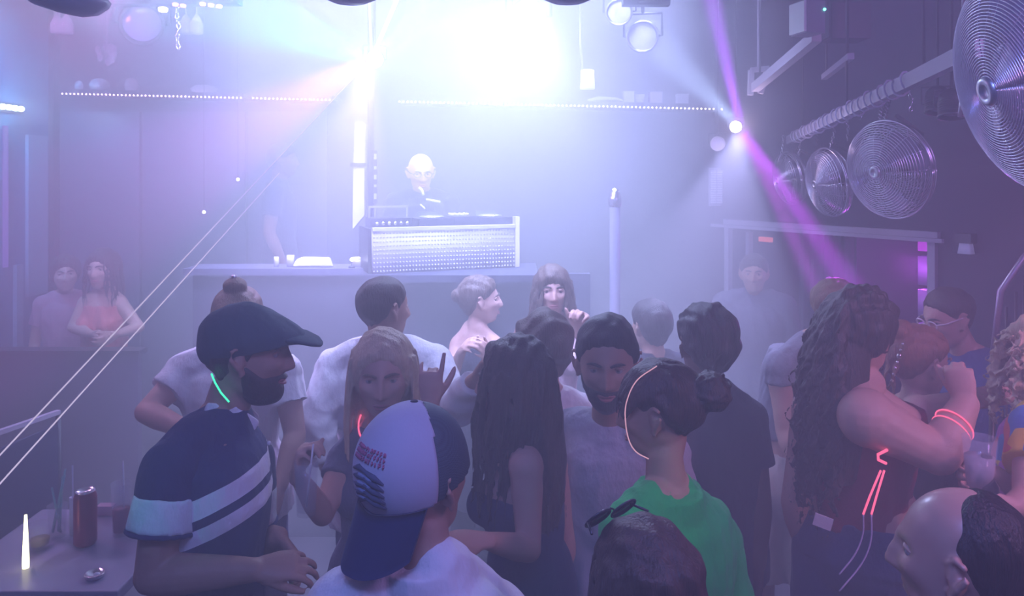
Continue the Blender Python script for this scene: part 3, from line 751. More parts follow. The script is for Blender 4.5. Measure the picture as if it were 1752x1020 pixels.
yoke_light(P(1060, 20, 4.2), P(960, 120, 2.0), 'moving light left of the dark ceiling bracket', .07, mat('bright_lens_2', (.9, .9, 1), .2, emit=(.6, .7, 1), estr=.25), 'stage_light', body=ALU)
# bracket
e = empty('ceiling_bracket', P(1105, 6, 3.9)); q = P(1105, 5, 3.9)
m = MB(); m.box(q, (.24, .06, .03)); m.box(q + V(0, 0, .02), (.10, .08, .05)); m.build('plate', DMET, e, flat=True)
m = MB(); m.tube([q, V(q[0], q[1], 3.7)], .015); m.build('rod', DMET, e)
tag(e, 'dark flat bracket hanging from the ceiling above the moving lights', 'bracket')
# hanging white lamp
q = P(1005, 136, 4.8); e = empty('pendant_lamp', q)
m = MB(); m.loft([q + V(0, 0, -.06), q + V(0, 0, .055), q + V(0, 0, .062)], [(.046, .046), (.040, .040), (.02, .02)], hint=(0, 1, 0), rnd=False, power=5); m.build('lamp_shade', mat('lamp_white', (.9, .9, .95), .5, emit=(.8, .85, 1), estr=.5), e)
m = MB(); m.tube([q + V(-.035, 0, .06), q + V(-.045, 0, .25), V(q[0] - .045, q[1], 3.7)], .009); m.build('rod', ALU, e)
tag(e, 'small square white lamp hanging on a rod above the long led shelf', 'lamp')
# domed shades at the top edge of the view
def dome(px, py, y, r, m, label, tilt=0, ribs=24, sc=1.0):
    c = P(px, py, y); b = MB(); prof = [(0, -r * .42), (r * .5, -r * .38), (r * .8, -r * .24), (r * .97, -r * .03), (r, r * .1), (r * .96, r * .1), (r * .7, -r * .12), (0, -r * .3)]
    R = rotm(0, 0, tilt); b.lathe(prof, (0, 0, 0), None, seg=ribs * 4)
    v = b.v[0]; ang = np.arctan2(v[:, 1], v[:, 0]); rr = np.hypot(v[:, 0], v[:, 1]); f = 1 + .018 * np.cos(ang * ribs) * (rr > r * .4)
    v[:, 0] *= f; v[:, 1] *= f; b.v[0] = v @ R.T + c
    e = empty('pendant_lamp', c); b.build('lamp_shade', m, e)
    b = MB(); b.tube([c - V(0, 0, r * .2), V(c[0], c[1], 3.7)], .008); b.build('rod', DMET, e)
    b = MB(); b.ell(c + V(0, 0, r * .02), r * .2); b.build('bulb', WHITE, e)
    return tag(e, label, 'lamp')
MAUVE = mat('mauve_enamel', (.30, .24, .42), .35); LILAC = mat('grey_enamel', (.42, .38, .46), .4)
dome(598, -18, 2.4, .105, LILAC, 'grey ribbed dome lamp at the top edge, left of the bright light')
dome(972, -18, 2.4, .103, MAUVE, 'violet ribbed dome lamp at the top edge, right of the bright light')
dome(105, -12, 2.2, .135, LILAC, 'pale tilted dome lamp at the top left corner', tilt=14, ribs=2)
# light bar at the top left
a, b_ = P(128, 2, 4.3), P(275, 1, 4.3); e = empty('light_bar', (a + b_) / 2)
m = MB(); beam(m, a, b_ + V(.45, 0, 0), .08, .05); m.build('bar', BLACK, e, flat=True)
for px, py, cn, cc, s_ in [(172, 11, 'magenta', (1, .25, .9), 14), (279, 12, 'warm white', (1, .88, 1), 16), (300, 5, 'pink', (1, .3, .75), 6), (313, 7, 'pink', (1, .3, .75), 5), (347, 4, 'pink', (1, .35, .8), 9), (361, 6, 'pink', (1, .35, .8), 9), (375, 8, 'pink', (1, .35, .8), 9)]:
    q = P(px, py, 4.24); m = MB(); r = .026 if py > 9 else .017
    m.lathe([(0, -r), (r * .8, -r), (r, -r * .3), (r * .5, 0), (0, 0)][::-1], q, seg=14); o = m.build('lamp', emis('bar_' + cn.replace(' ', '_'), cc, s_), e)
for px in (150, 250, 350):
    q = P(px, 0, 4.3); m = MB(); m.tube([q, V(q[0], q[1], 3.7)], .01); m.build('hanging_rod', DMET, e)
tag(e, 'dark light bar with pink and white lamps at the top left', 'light bar')
point('bar_pink_light', P(172, 22, 4.2), (1, .25, .85), 4, .04)

def chain(pts, label, group=None, r=.0035, link=.03, m=None):
    """real chain of links along a polyline"""
    pts = [np.asarray(p, float) for p in pts]; b = MB(); k = 0
    for a, c in zip(pts[:-1], pts[1:]):
        n = max(1, int(np.linalg.norm(c - a) / (link * .72)))
        for i in range(n):
            p = a + (c - a) * (i + .5) / n; u, v, w = frame(c - a, (1, 0, .01)); s_ = u if k % 2 else v; k += 1
            ring = [p + w * (link / 2 * math.sin(t)) + s_ * (link * .28 * math.cos(t)) for t in np.linspace(0, 2 * math.pi, 11)]
            b.tube(ring, r, seg=5)
    return tag(b.build('chain', m or CHROME, origin=pts[0]), label, 'chain', group)
chain([V(P(303, 32, 4.4)[0], 4.4, 3.7), P(303, 32, 4.4), P(307, 50, 4.4), P(303, 66, 4.4), P(306, 84, 4.4)], 'short bright wavy chain hanging at the upper left', r=.006, link=.035)
# glasses hanging upper left (pale)
def stem_glass(loc, label, flip=True, s=1.0, m=None):
    z = -1 if flip else 1; b = MB()
    prof = [(.034, 0), (.034, .003), (.005, .008), (.004, .08), (.02, .10), (.038, .14), (.034, .19), (.032, .19), (.036, .14), (.018, .104), (0, .10)]
    b.lathe([(r * s, h * s * z) for r, h in prof], loc, seg=24); return tag(b.build('wine_glass', m or mat('pale_glassware', (.6, .55, .7), .15, spec=.8, alpha=.55), origin=loc), label, 'glass', 'glasses hanging from the upper left rack')
rack = P(300, 30, 4.7)
m = MB()
for dx in (-.70, -.25, .25): beam(m, rack + V(dx, -.1, .10), rack + V(dx + .35, -.1, .10), .02, .02)
e = empty('glass_rack', rack); m.build('rails', DMET, e, flat=True)
m = MB(); m.tube([rack + V(-.5, -.1, .1), V(rack[0] - .5, rack[1] - .1, 3.7)], .008); m.tube([rack + V(.4, -.1, .1), V(rack[0] + .4, rack[1] - .1, 3.7)], .008); m.build('hanging_rod', DMET, e)
tag(e, 'thin dark rack for glasses hanging at the upper left', 'rack')
PG = mat('pale_glassware', (.6, .55, .7), .2, spec=.6, alpha=.35)
for px, lab in [(115, 'stemmed glass hanging furthest left beside the blue wall'), (130, 'second stemmed glass from the left in the rack'), (262, 'stemmed glass hanging left of the wavy chain'), (330, 'stemmed glass hanging just right of the wavy chain'), (348, 'stemmed glass furthest right in the rack')]:
    q = P(px, 30, 4.7); stem_glass(V(q[0], rack[1] - .1, rack[2] + .09), lab, m=PG, s=1.1)
m = MB(); q = P(183, 92, 4.85)
for i in range(9):
    a = i * .9; m.ell(q + V(.045 * math.cos(a), .03 * math.sin(a * 1.7), .045 * math.sin(a)), (.018, .018, .03), seg=10, rings=8)
m.tube([q, V(q[0], q[1], 3.7)], .004)
tag(m.build('bauble_cluster', PG, origin=q), 'pale cluster of small glass drops hanging at the upper left', 'decoration')

# white box speaker top right of middle, with rails
def speaker_box(c, size, yaw, label, m1, m2, top=3.7):
    e = empty('speaker', c); R = rotm(yaw)
    b = MB(); b.box(c, size, R); b.build('cabinet', m1, e, flat=True)
    b = MB(); b.box(np.asarray(c) + R @ V(-size[0] / 2 - .006, 0, 0), (.012, size[1] * .92, size[2] * .94), R); b.build('grille', m2, e, flat=True)
    b = MB(); b.tube([V(*c) + V(0, 0, size[2] / 2), V(c[0], c[1], top)], .012); b.build('bracket', DMET, e)
    return tag(e, label, 'speaker')
speaker_box(P(1382, 32, 3.4), (.09, .12, .145), 14, 'small grey box speaker with a white front near the ceiling, right', mat('grey_plastic', (.25, .24, .3), .5), WHITE)
b = MB(); q = P(1411, 16, 3.35); b.ell(q, .006); tag(b.build('status_light', emis('led_green', (.1, 1, .75), 12), origin=q), 'tiny green light beside the small box speaker', 'light')
speaker_box(P(1445, 40, 3.95), (.20, .16, .18), 0, 'larger black box hanging behind the green light', BLACK, DMET)
# light track
def rail(pts, w, h, label, m, name='ceiling_rail', cat='rail', hang=(0.1, .9)):
    a, c = map(np.asarray, pts); e = empty(name, (a + c) / 2)
    b = MB(); beam(b, a, c, w, h); b.build('bar', m, e, flat=True)
    for t in hang:
        q = a * (1 - t) + c * t; b = MB(); b.tube([q, V(q[0], q[1], 3.7)], .006); b.build('hanging_rod', DMET, e)
    return tag(e, label, cat)
rail((P(1292, 150, 4.5), P(1397, 62, 3.5)), .045, .05, 'pale slanting tube light fitting above the violet beams', CREAM, 'tube_light', 'light fitting')
rail((P(1410, 132, 4.3), P(1456, 96, 3.7)), .03, .03, 'short grey rail end right of the pale slanting fitting', PALE)
RA, RB, = P(1350, 240, 5.2), P(1672, 82, 2.3)
RAILO = rail((RA, RB), .035, .055, 'long grey rail with wound cable that the wire fans hang from', PALE, hang=(.15, .5, .85))
b = MB(); q = P(1298, 140, 4.55)
beam(b, q + V(-.045, 0, .07), q + V(.06, 0, .08), .03, .03); beam(b, q + V(-.045, 0, .07), q + V(-.05, 0, -.08), .03, .03); beam(b, q + V(.05, 0, .07), q + V(.01, 0, -.07), .03, .03); b.tube([q + V(0, 0, .07), V(q[0], q[1], 3.7)], .01)
tag(b.build('clamp', CREAM, flat=True, origin=q), 'white metal clamp at the lower end of the pale slanting fitting', 'clamp')
# cable wound along the rail
b = MB(); n = 260
pts = []
for i in range(n):
    t = .05 + .75 * i / (n - 1); p = RA * (1 - t) + RB * t; a = i * .55
    pts.append(p + V(.028 * math.cos(a), 0, .040 * math.sin(a) + .006 * math.sin(i * .2)))
b.tube(pts, .0045, seg=6); b.build('cable', mat('pale_cable', (.5, .46, .6), .5), RAILO)
for (px, py, y, L, lab) in [(1604, 178, 3.0, .11, 'dark can light hanging right of the fan chains'), (1628, 185, 2.8, .13, 'dark can light nearest the big fan')]:
    q = P(px, py, y); yoke_light(q, q + V(-.1, -.2, -1), lab, .045, mat('dull_lens', (.2, .18, .3), .3), 'can_light', body=DMET)

# ---------------------------------------------------------------- wire fans
WIRE = mat('chrome_wire', (.70, .66, .78), .25, metal=.85)
BLADE = mat('fan_blade', (.40, .36, .50), .35, metal=.4)
def make_fan(loc, normal, R=.22, label='', depth=.09, wire=.0022, rings_=20, spin=0):
    loc = np.asarray(loc, float); u, v, w = frame(normal, (0, 0, 1)); e = empty('wire_fan', loc)
    def pt(r, a, z): return loc + u * r * math.cos(a) + v * r * math.sin(a) + w * z
    def grille(name, sgn):
        b = MB()
        for i in range(rings_):
            r = R * (.13 + .87 * (i / (rings_ - 1)))
            z = sgn * depth * math.sqrt(max(0, 1 - (r / R) ** 2.6)) * .9 + sgn * .004
            b.tube([pt(r, a, z) for a in np.linspace(0, 2 * math.pi, 49)], wire if i < rings_ - 1 else wire * 2.2, seg=5)
        for k in range(16):
            a = 2 * math.pi * k / 16
            b.tube([pt(R * f, a, sgn * depth * math.sqrt(max(0, 1 - f ** 2.6)) * .9 + sgn * .002) for f in (.12, .4, .6, .75, .87, .95, 1.0)], wire * .9, seg=5)
        return b.build(name, WIRE, e)
    fg = grille('front_grille', 1); grille('rear_grille', -1)
    b = MB(); b.lathe([(0, .004), (R * .06, .005), (R * .065, .010), (R * .115, .010), (R * .13, .002), (R * .13, -.006), (0, -.006)][::-1], loc + w * depth * .93, np.column_stack([u, v, w]), seg=28); b.build('badge', ALU, fg)
    b = MB(); b.lathe([(0, -.12), (R * .12, -.12), (R * .17, -.09), (R * .17, -.02), (R * .08, 0), (0, 0)], loc - w * depth * .7, np.column_stack([u, v, w]), seg=24); b.build('motor', DMET, e)
    for k in range(3):
        a0 = spin + 2 * math.pi * k / 3; vs = []; fs = []; n = 10
        for side in (0, 1):
            for i in range(n + 1):
                f = i / n; r = R * (.14 + .72 * f)
                for j in range(7):
                    g = j / 6 - .5; a = a0 + g * (1.25 * (.55 + .5 * math.sin(f * 2.6))) + f * .25
                    vs.append(pt(r, a, g * .07 - .0 + (.002 if side else -.002)))
        for side in (0, 1):
            o = side * (n + 1) * 7
            for i in range(n):
                for j in range(6):
                    q = o + i * 7 + j; fs.append((q, q + 1, q + 8, q + 7) if side else (q + 7, q + 8, q + 1, q))
        b = MB(); b.add(vs, fs); b.build('blade', BLADE, e)
    b = MB(); b.tube([loc - w * (depth * .7 + .10), loc - w * (depth * .7 + .13) + V(0, 0, R * .6), loc + V(0, 0, R * 1.06) - w * .04], .010); b.build('bracket', DMET, e)
    return tag(e, label, 'fan', 'wire fans along the right hand rail')
make_fan(P(1522, 290, 3.3), (-.93, -.36, -.16), .215, 'round chrome wire fan hanging on chains, second largest', spin=.4)
make_fan(P(1418, 312, 4.4), (-.98, -.10, -.15), .200, 'chrome wire fan hanging between the largest chained fan and the violet beam', spin=1.1)
make_fan(P(1352, 305, 5.0), (-.98, -.05, -.15), .175, 'furthest and smallest wire fan, crossed by the violet beam', spin=.2)
make_fan(P(1775, 135, 1.5), (-.95, .10, -.24), .235, 'very large near wire fan cut off by the right edge', depth=.10, wire=.0016, rings_=34, spin=.9)
gc = 'thin chains holding the wire fans'
for (x0, y0, ya, x1, y1, yb, lab) in [(1508, 148, 3.65, 1505, 208, 3.32, 'left chain from the rail to the top of the second largest fan'), (1518, 146, 3.6, 1514, 205, 3.3, 'right chain from the rail to the top of the second largest fan'),
        (1428, 206, 4.5, 1420, 252, 4.4, 'left chain above the middle chained fan'), (1446, 196, 4.35, 1450, 240, 4.3, 'right chain above the middle chained fan'),
        (1340, 232, 5.1, 1330, 285, 5.0, 'curved chain above the furthest fan'), (1366, 226, 5.0, 1366, 270, 5.0, 'straight chain above the furthest fan'), (1394, 222, 4.8, 1396, 248, 4.7, 'chain hanging between the furthest and the middle fan'),
        (1552, 150, 3.3, 1558, 192, 3.3, 'loose wavy chain end hanging right of the second largest fan'), (1474, 175, 3.9, 1472, 204, 3.9, 'short chain by the green light on the rail')]:
    a, c = P(x0, y0, ya), P(x1, y1, yb); md = (a + c) / 2 + V(.012, 0, 0)
    chain([a, md, c], lab, gc, r=.003, link=.026)
b = MB(); q = P(1489, 165, 3.75); b.ell(q, .006); tag(b.build('status_light', emis('led_green_2', (.1, 1, .7), 10), origin=q), 'tiny green light on the long grey rail', 'light')
b = MB(); q = P(1640, 190, 2.2); b.tube([P(1648, 150, 2.2), P(1642, 200, 2.2)], .006); b.tube([P(1648, 150, 2.2), V(*P(1648, 150, 2.2)[:2], 3.7)], .004)
tag(b.build('hanging_rod_end', ALU, origin=q), 'pale rod hanging left of the very large fan', 'rod')

# ---------------------------------------------------------------- wall bits at the right
q = P(1236, 320, 5.93); e = empty('notice_holder', q)
b = MB(); b.box(q + V(0, .02, 0), (.205, .012, .30)); b.build('holder', PALE, e, flat=True)
pm = bpy.data.materials.new('printed_paper'); pm.use_nodes = True; nt = pm.node_tree; bs = nt.nodes['Principled BSDF']; bs.inputs['Roughness'].default_value = .7
tc = nt.nodes.new('ShaderNodeTexCoord'); br = nt.nodes.new('ShaderNodeTexBrick'); mp = nt.nodes.new('ShaderNodeMapping'); mp.inputs['Rotation'].default_value = (math.radians(90), 0, 0)
nt.links.new(tc.outputs['Object'], mp.inputs['Vector']); nt.links.new(mp.outputs['Vector'], br.inputs['Vector'])
br.inputs['Color1'].default_value = (.85, .83, .88, 1); br.inputs['Color2'].default_value = (.78, .76, .84, 1); br.inputs['Mortar'].default_value = (.35, .33, .45, 1)
br.inputs['Scale'].default_value = 1; br.inputs['Brick Width'].default_value = .05; br.inputs['Row Height'].default_value = .018; br.inputs['Mortar Size'].default_value = .0022; br.offset = 0
nt.links.new(br.outputs['Color'], bs.inputs['Base Color'])
b = MB(); b.box(q + V(0, .008, 0), (.178, .006, .258)); b.build('paper', pm, e, flat=True)
tag(e, 'white printed notice in a holder on the wall left of the doorway', 'notice')
b = MB(); q = P(1287, 308, 5.9); b.box(q, (.03, .03, .04)); b.box(q + V(0, -.017, .006), (.018, .006, .014))
tag(b.build('wall_switch', WHITE, flat=True, origin=q), 'tiny white switch on the wall right of the notice', 'switch')
q = onwall(1660, 418, .05); e = empty('wall_lantern', q); Rw = np.column_stack([DW, NW, V(0, 0, 1)])
b = MB(); b.box(q + V(0, 0, .035), (.085, .07, .055), Rw); b.build('hood', DMET, e, flat=True)
b = MB(); b.loft([q + V(0, 0, -.055), q + V(0, 0, .01)], [(.040, .032), (.030, .026)], hint=NW, rnd=False, power=5); b.build('glass', mat('lantern_glass', (.5, .52, .7), .3, emit=(.5, .5, .9), estr=.15), e)
tag(e, 'small square lantern on the dark wall right of the doorway', 'lamp')
e = empty('stair_railing', P(1710, 520, 2.9))
b = MB(); b.tube([P(1790, 400, 2.9), P(1752, 440, 2.9), P(1712, 498, 2.9), P(1699, 612, 2.9)], .012); b.build('handrail', mat('rail_metal', (.45, .38, .5), .3, metal=.7), e)
for px in (1722, 1738, 1752, 1766):
    b = MB(); a = P(px, 560 - (px - 1700) * 1.6, 2.95); b.tube([a, V(a[0], a[1], .02)], .005); b.build('baluster', DMET, e)
a = P(1699, 612, 2.9)
b = MB(); b.tube([a, V(a[0] - .02, a[1], 0)], .012); b.build('post', DMET, e)
tag(e, 'sloping metal stair railing at the right edge', 'railing')

# ---------------------------------------------------------------- DJ stage and counter
STG = mat('stage_black', (.035, .035, .06), .5, noise=(5, (.06, .06, .09), .5))
x0, x1 = P(330, 0, 4.62)[0], P(1010, 0, 4.62)[0]
tag(boxobj('stage', (x0, 4.80, 0), (x1, 5.9, .60), STG), 'raised black platform behind the counter front', 'stage')
e = empty('counter', ((x0 + x1) / 2, 4.7, 0))
boxobj('front_panel', (x0, 4.62, 0), (x1, 4.68, 1.60), STG, e)
xl = P(632, 0, 4.62)[0]
boxobj('worktop', (x0 - .03, 4.55, 1.60), (xl, 4.80, 1.64), mat('worktop_grey', (.14, .13, .19), .3), e)
boxobj('ledge', (xl + .005, 4.36, 1.585), (xl + 1.02, 4.97, 1.626), STG, e)
tag(e, 'long dark counter front running below the dj booth', 'counter')
# booth: white studded panel
pa, pb = P(636, 468, 4.45), P(880, 468, 4.52); pb = V(pb[0], 4.80 - .0, pb[2]); pa = V(P(636, 0, 4.42)[0], 4.42, 0); pb = V(P(880, 0, 4.74)[0], 4.74, 0)
z0, z1 = 1.628, 1.875; dv = unit(pb - pa); nv = V(dv[1], -dv[0], 0); Lp = np.linalg.norm(pb - pa)
if nv[1] > 0: nv = -nv
e = empty('dj_booth', (pa + pb) / 2 + V(0, .2, z0))
Rb = np.column_stack([dv, -nv, V(0, 0, 1)])
b = MB(); b.box((pa + pb) / 2 + V(0, 0, (z0 + z1) / 2), (Lp, .03, z1 - z0), Rb)
for i in range(46):
    for j in range(10):
        c = pa + dv * (Lp * (i + .5) / 46) + nv * .016 + V(0, 0, z0 + (z1 - z0) * (j + .5) / 10); b.ell(c, (.0062, .0062, .0062), seg=8, rings=6)
b.build('studded_panel', PANELW, e)
b = MB(); b.box((pa + pb) / 2 + nv * -.22 + V(0, 0, z1 - .012), (Lp, .42, .024), Rb); b.build('desk_top', DMET, e, flat=True)
b = MB(); b.box((pa + pb) / 2 + nv * .004 + V(0, 0, z1 + .010), (Lp, .05, .018), Rb); b.build('edge_strip', PALE, e, flat=True)
b = MB(); b.box(pb + dv * .012 + V(0, 0, (z0 + z1) / 2 + .035), (.028, .05, z1 - z0 + .065), Rb); b.build('corner_post', CREAM, e, flat=True)
b = MB(); b.box(pa - dv * .012 + nv * -.15 + V(0, 0, z0 + .132), (.02, .30, .26), Rb); b.build('side_panel', DMET, e, flat=True)
tag(e, 'dj booth with a white studded front panel', 'booth')
zt = z1 + .001
def booth_pt(t, back, z=0): return pa + dv * Lp * t - nv * back + V(0, 0, zt + z)
# flight case with clear lid, left
c = booth_pt(.14, .13); e = empty('equipment_case', c)
b = MB(); b.box(c + V(0, 0, .035), (.24, .20, .07), Rb); cs_ = b.build('case', DMET, e, flat=True)
b = MB(); b.box(c + V(0, 0, .135), (.24, .012, .012), Rb); b.box(c + V(0, 0, .10) - dv * .115, (.01, .012, .07), Rb); b.box(c + V(0, 0, .10) + dv * .115, (.01, .012, .07), Rb); b.build('frame', ALU, e, flat=True)
for i in range(6):
    b = MB(); q = c + nv * .104 + dv * (-.09 + i * .036) + V(0, 0, .04); b.lathe([(0, 0), (.010, 0), (.010, .012), (0, .012)], q, np.column_stack([dv, V(0, 0, 1), nv]), seg=14); b.build('knob', CHROME, cs_)
tag(e, 'silver framed equipment case at the left end of the dj booth', 'equipment case')
def deck(t, label):
    c = booth_pt(t, .17); e = empty('media_player', c)
    b = MB(); b.box(c + V(0, 0, .03), (.22, .24, .06), Rb); b.build('body', BLACK, e, flat=True)
    b = MB(); b.lathe([(0, 0), (.075, 0), (.078, .008), (.06, .014), (0, .014)], c + V(0, 0, .06), seg=30); b.build('jog_wheel', ALU, e)
    b = MB(); b.box(c - nv * .085 + V(0, 0, .068), (.13, .012, .05), Rb); b.build('screen', emis('screen_blue', (.4, .5, 1), .6), e, flat=True)
    return tag(e, label, 'media player')
deck(.455, 'black media player on the booth, in front of the dj'); deck(.885, 'black media player at the right end of the booth')
c = booth_pt(.67, .17); e = empty('dj_mixer', c)
b = MB(); b.box(c + V(0, 0, .035), (.16, .24, .07), Rb); mb_ = b.build('body', BLACK, e, flat=True)
for i in range(4):
    for j in range(3):
        b = MB(); b.lathe([(0, 0), (.008, 0), (.007, .014), (0, .014)], c + V(0, 0, .07) + dv * (-.05 + i * .033) - nv * (.02 + j * .035), seg=10); b.build('knob', WHITE, mb_)
tag(e, 'black dj mixer between the two media players', 'mixer')
# white tall post with dark band and dark pole
c = P(616, 300, 4.75); e = empty('white_post', V(c[0], c[1], 1.6))
w = .055
def zz(py): return CAMH - (py - 300) / F * c[1]
b = MB(); vs = [(c[0] - .026, 0, zz(210)), (c[0] + .032, 0, zz(212)), (c[0] + .030, 0, zz(368)), (c[0] - .042, 0, zz(392)), (c[0] - .038, 0, zz(290))]
vv = [(x, c[1] - .02, z) for x, _, z in vs] + [(x, c[1] + .04, z) for x, _, z in vs]; n = len(vs)
b.add(vv, [tuple(range(n))[::-1], tuple(range(n, 2 * n))] + [(i, (i + 1) % n, (i + 1) % n + n, i + n) for i in range(n)]); b.build('panel', mat('white_lacquer', (.55, .52, .58), .45), e, flat=True)
b = MB(); b.box((c[0] - .004, c[1] - .024, zz(282)), (.10, .02, .024)); b.build('band', DMET, e, flat=True)
b = MB(); b.tube([(c[0] + .062, c[1] + .03, 1.642), (c[0] + .062, c[1] + .03, 3.7)], .022); b.build('pole', DMET, e)
tag(e, 'tall narrow white panel on a dark pole left of the dj', 'post')
e = empty('level_meter', P(642, 300, 4.7))
b = MB(); b.box(P(642, 303, 4.72), (.026, .02, .33)); b.build('housing', BLACK, e, flat=True)
for py, hh in [(268, .035), (287, .02), (303, .028), (318, .016), (336, .035)]:
    b = MB(); b.box(P(642, py, 4.70), (.016, .006, hh)); b.build('segment', emis('meter_white', (.85, .9, 1), .9), e, flat=True)
b = MB(); b.tube([P(642, 340, 4.72), V(P(642, 340, 4.72)[0], 4.72, 1.64)], .008); b.build('stand', DMET, e)
tag(e, 'upright meter with a row of white lights beside the white panel', 'meter')
# things on the counter left
wz = 1.64
def ctr(px, y=4.66): return V((px - 876) / F * y, y, wz)
c = ctr(538); b = MB(); vs = []; n = 9
pts2 = [(-.13, -.05), (.13, -.05), (.10, .06), (-.09, .06)]
b.add([(c[0] + x, c[1] + y * .9, wz + .002) for x, y in pts2] + [(c[0] + x * .8, c[1] + y * .6, wz + .052 + .01 * (i % 2)) for i, (x, y) in enumerate(pts2)], [(3, 2, 1, 0), (4, 5, 6, 7), (0, 1, 5, 4), (1, 2, 6, 5), (2, 3, 7, 6), (3, 0, 4, 7)])
o = b.build('folded_cloth', cloth('white_cloth', (.75, .7, .78)), flat=True, origin=c); q = o.modifiers.new('b', 'BEVEL'); q.width = .012; q.segments = 3; tag(o, 'folded white cloth lying on the counter left of the booth', 'cloth')
for px, h, r, lab in [(497, .07, .022, 'short pale cup on the counter left of the white cloth'), (473, .06, .015, 'small pale bottle furthest left on the counter'), (612, .06, .03, 'pale bowl on the counter beside the booth')]:
    c = ctr(px); b = MB(); b.lathe([(0, 0), (r, 0), (r * 1.05, h * .5), (r, h), (r * .8, h), (r * .8, h * .3), (0, h * .2)], c); tag(b.build('cup', CREAM, origin=c), lab, 'cup')
c = ctr(602, 4.60); e = empty('small_lamp', c); b = MB(); b.lathe([(0, 0), (.02, 0), (.02, .01), (.004, .014), (.004, .04), (0, .04)], c); b.build('base', DMET, e)
b = MB(); b.ell(c + V(0, 0, .05), .011); b.build('bulb', emis('bulb_white', (1, .97, 1), 15), e); tag(e, 'tiny bright lamp on the counter beside the booth', 'lamp')
for px, py, y, lab in [(407, 307, 5.2, 'tiny white light hanging at the middle left, higher one'), (349, 363, 5.2, 'tiny white light at the middle left, lower one')]:
    q = P(px, py, y); e = empty('fairy_light', q); b = MB(); b.ell(q, .011); b.build('bulb', emis('fairy_white', (1, .97, 1), 12), e)
    b = MB(); b.tube([q, V(q[0], q[1], 3.7)], .002, seg=5); b.build('wire', DMET, e); tag(e, lab, 'light')
# chrome bollard pole in front of the stage
c = P(1052, 330, 4.3); e = empty('pole', V(c[0], c[1], 0)); PM = mat('pole_metal', (.55, .55, .7), .3, metal=.5)
b = MB(); b.lathe([(.030, .0), (.030, 2.02)], (c[0], c[1], 0), seg=24); b.build('shaft', PM, e)
b = MB(); b.lathe([(.033, 2.02), (.038, 2.03), (.038, 2.07), (.033, 2.08), (.030, 2.10), (.018, 2.125), (0, 2.13)], (c[0], c[1], 0), seg=24); b.build('cap', CHROME, e)
b = MB(); b.lathe([(.10, 0), (.10, .012), (.035, .03), (.03, .05)], (c[0], c[1], 0), seg=24); b.build('base', DMET, e)
tag(e, 'upright metal pole with a rounded cap right of the stage', 'pole')

# ---------------------------------------------------------------- balustrade far left
a, c = P(-40, 753, 2.9), P(100, 705, 3.3); e = empty('balustrade', (a + c) / 2)
b = MB(); beam(b, a, c, .022, .018); b.build('handrail', mat('pale_handrail', (.7, .6, .72), .3, metal=.3), e, flat=True)
b = MB(); beam(b, (a[0], a[1], .62), (c[0], c[1], .62), 1.0, .012, hint=V(c[1] - a[1], a[0] - c[0], 0)); 
b.build('panel', mat('dark_panel', (.05, .05, .10), .25, spec=.6), e, flat=True)
for p in (a, c):
    b = MB(); b.tube([p, V(p[0], p[1], 0)], .012); b.build('post', DMET, e)
tag(e, 'balustrade with a pale handrail behind the drinks table', 'balustrade')

# ---------------------------------------------------------------- drinks table
TZ = 1.05
TM = mat('table_laminate', (.36, .33, .42), .35, noise=(9, (.26, .24, .33), .7), bump=(30, .1, .002))
e = empty('bar_table', (-1.33, 2.36, 0))
o = boxobj('table_top', (-1.62, 2.10, TZ - .035), (-1.09, 2.62, TZ), TM, e, bevel=.006)
b = MB(); b.tube([(-1.33, 2.36, .03), (-1.33, 2.36, TZ - .035)], .035, seg=16); b.build('column', DMET, e)
b = MB(); b.lathe([(0, 0), (.24, 0), (.24, .015), (.06, .04), (.04, .06), (0, .06)], (-1.33, 2.36, 0), seg=32); b.build('base', DMET, e)
tag(e, 'high square table with drinks at the lower left', 'table')
def tpt(px, py):
    y = F * (CAMH - TZ) / (py - 300); return V((px - 876) / F * y, y, TZ + .0005)
# can
c = tpt(146, 932); e = empty('drink_can', c); CANM = mat('can_red', (.30, .05, .08), .3, metal=.4, noise=(25, (.45, .10, .14), .6))
b = MB(); b.lathe([(0, 0), (.025, 0), (.033, .010), (.033, .150), (.027, .164)], c, seg=36); b.build('body', CANM, e)
b = MB(); b.lathe([(.027, .164), (.0285, .167), (.027, .169), (.025, .163), (0, .162)], c, seg=36); ld_ = b.build('lid', CHROME, e)
b = MB(); b.ell(c + V(.006, 0, .165), (.011, .007, .002)); b.build('pull_tab', CHROME, ld_)
tag(e, 'tall dark red drink can on the high table', 'can')
# cocktail glass with red drink
def tumbler(c, r, h, fill, drink, label, name='drink_glass', straw=None, sm=None, base=.012):
    e = empty(name, c)
    b = MB(); b.lathe([(0, 0), (r * .78, 0), (r, h), (r * .94, h), (r * .74, base), (0, base)], c, seg=32); b.build('glass', GLASS, e)
    if fill:
        f = fill; b = MB(); rr = r * (.74 + .20 * (f - base) / (h - base)) * .985
        b.lathe([(0, base + .001), (r * .74 * .98, base + .001), (rr, f), (0, f)], c, seg=32); b.build('drink', drink, e)
    tag(e, label, 'glass')
    if straw:
        s_ = MB(); s_.tube([c + V(*straw[0]), c + V(*straw[1])], .0028); s_.build('straw', sm or WHITE, e)
    return e
DRED = mat('red_drink', (.35, .05, .07), .15, alpha=.9)
tumbler(tpt(207, 915), .031, .165, .085, DRED, 'tall glass of red drink with a white straw beside the man in stripes', straw=((.012, 0, .02), (.006, 0, .235)))
tumbler(tpt(68, 938), .034, .075, .03, mat('amber_drink', (.5, .35, .1), .15, alpha=.8), 'low tumbler with a little amber drink beside the lamp glint')
ct = tpt(98, 918); e = tumbler(ct, .030, .10, 0, None, 'glass holding a fan of pale green straws left of the can', 'straw_glass')
SG = mat('pale_green_straw', (.35, .62, .55), .3)
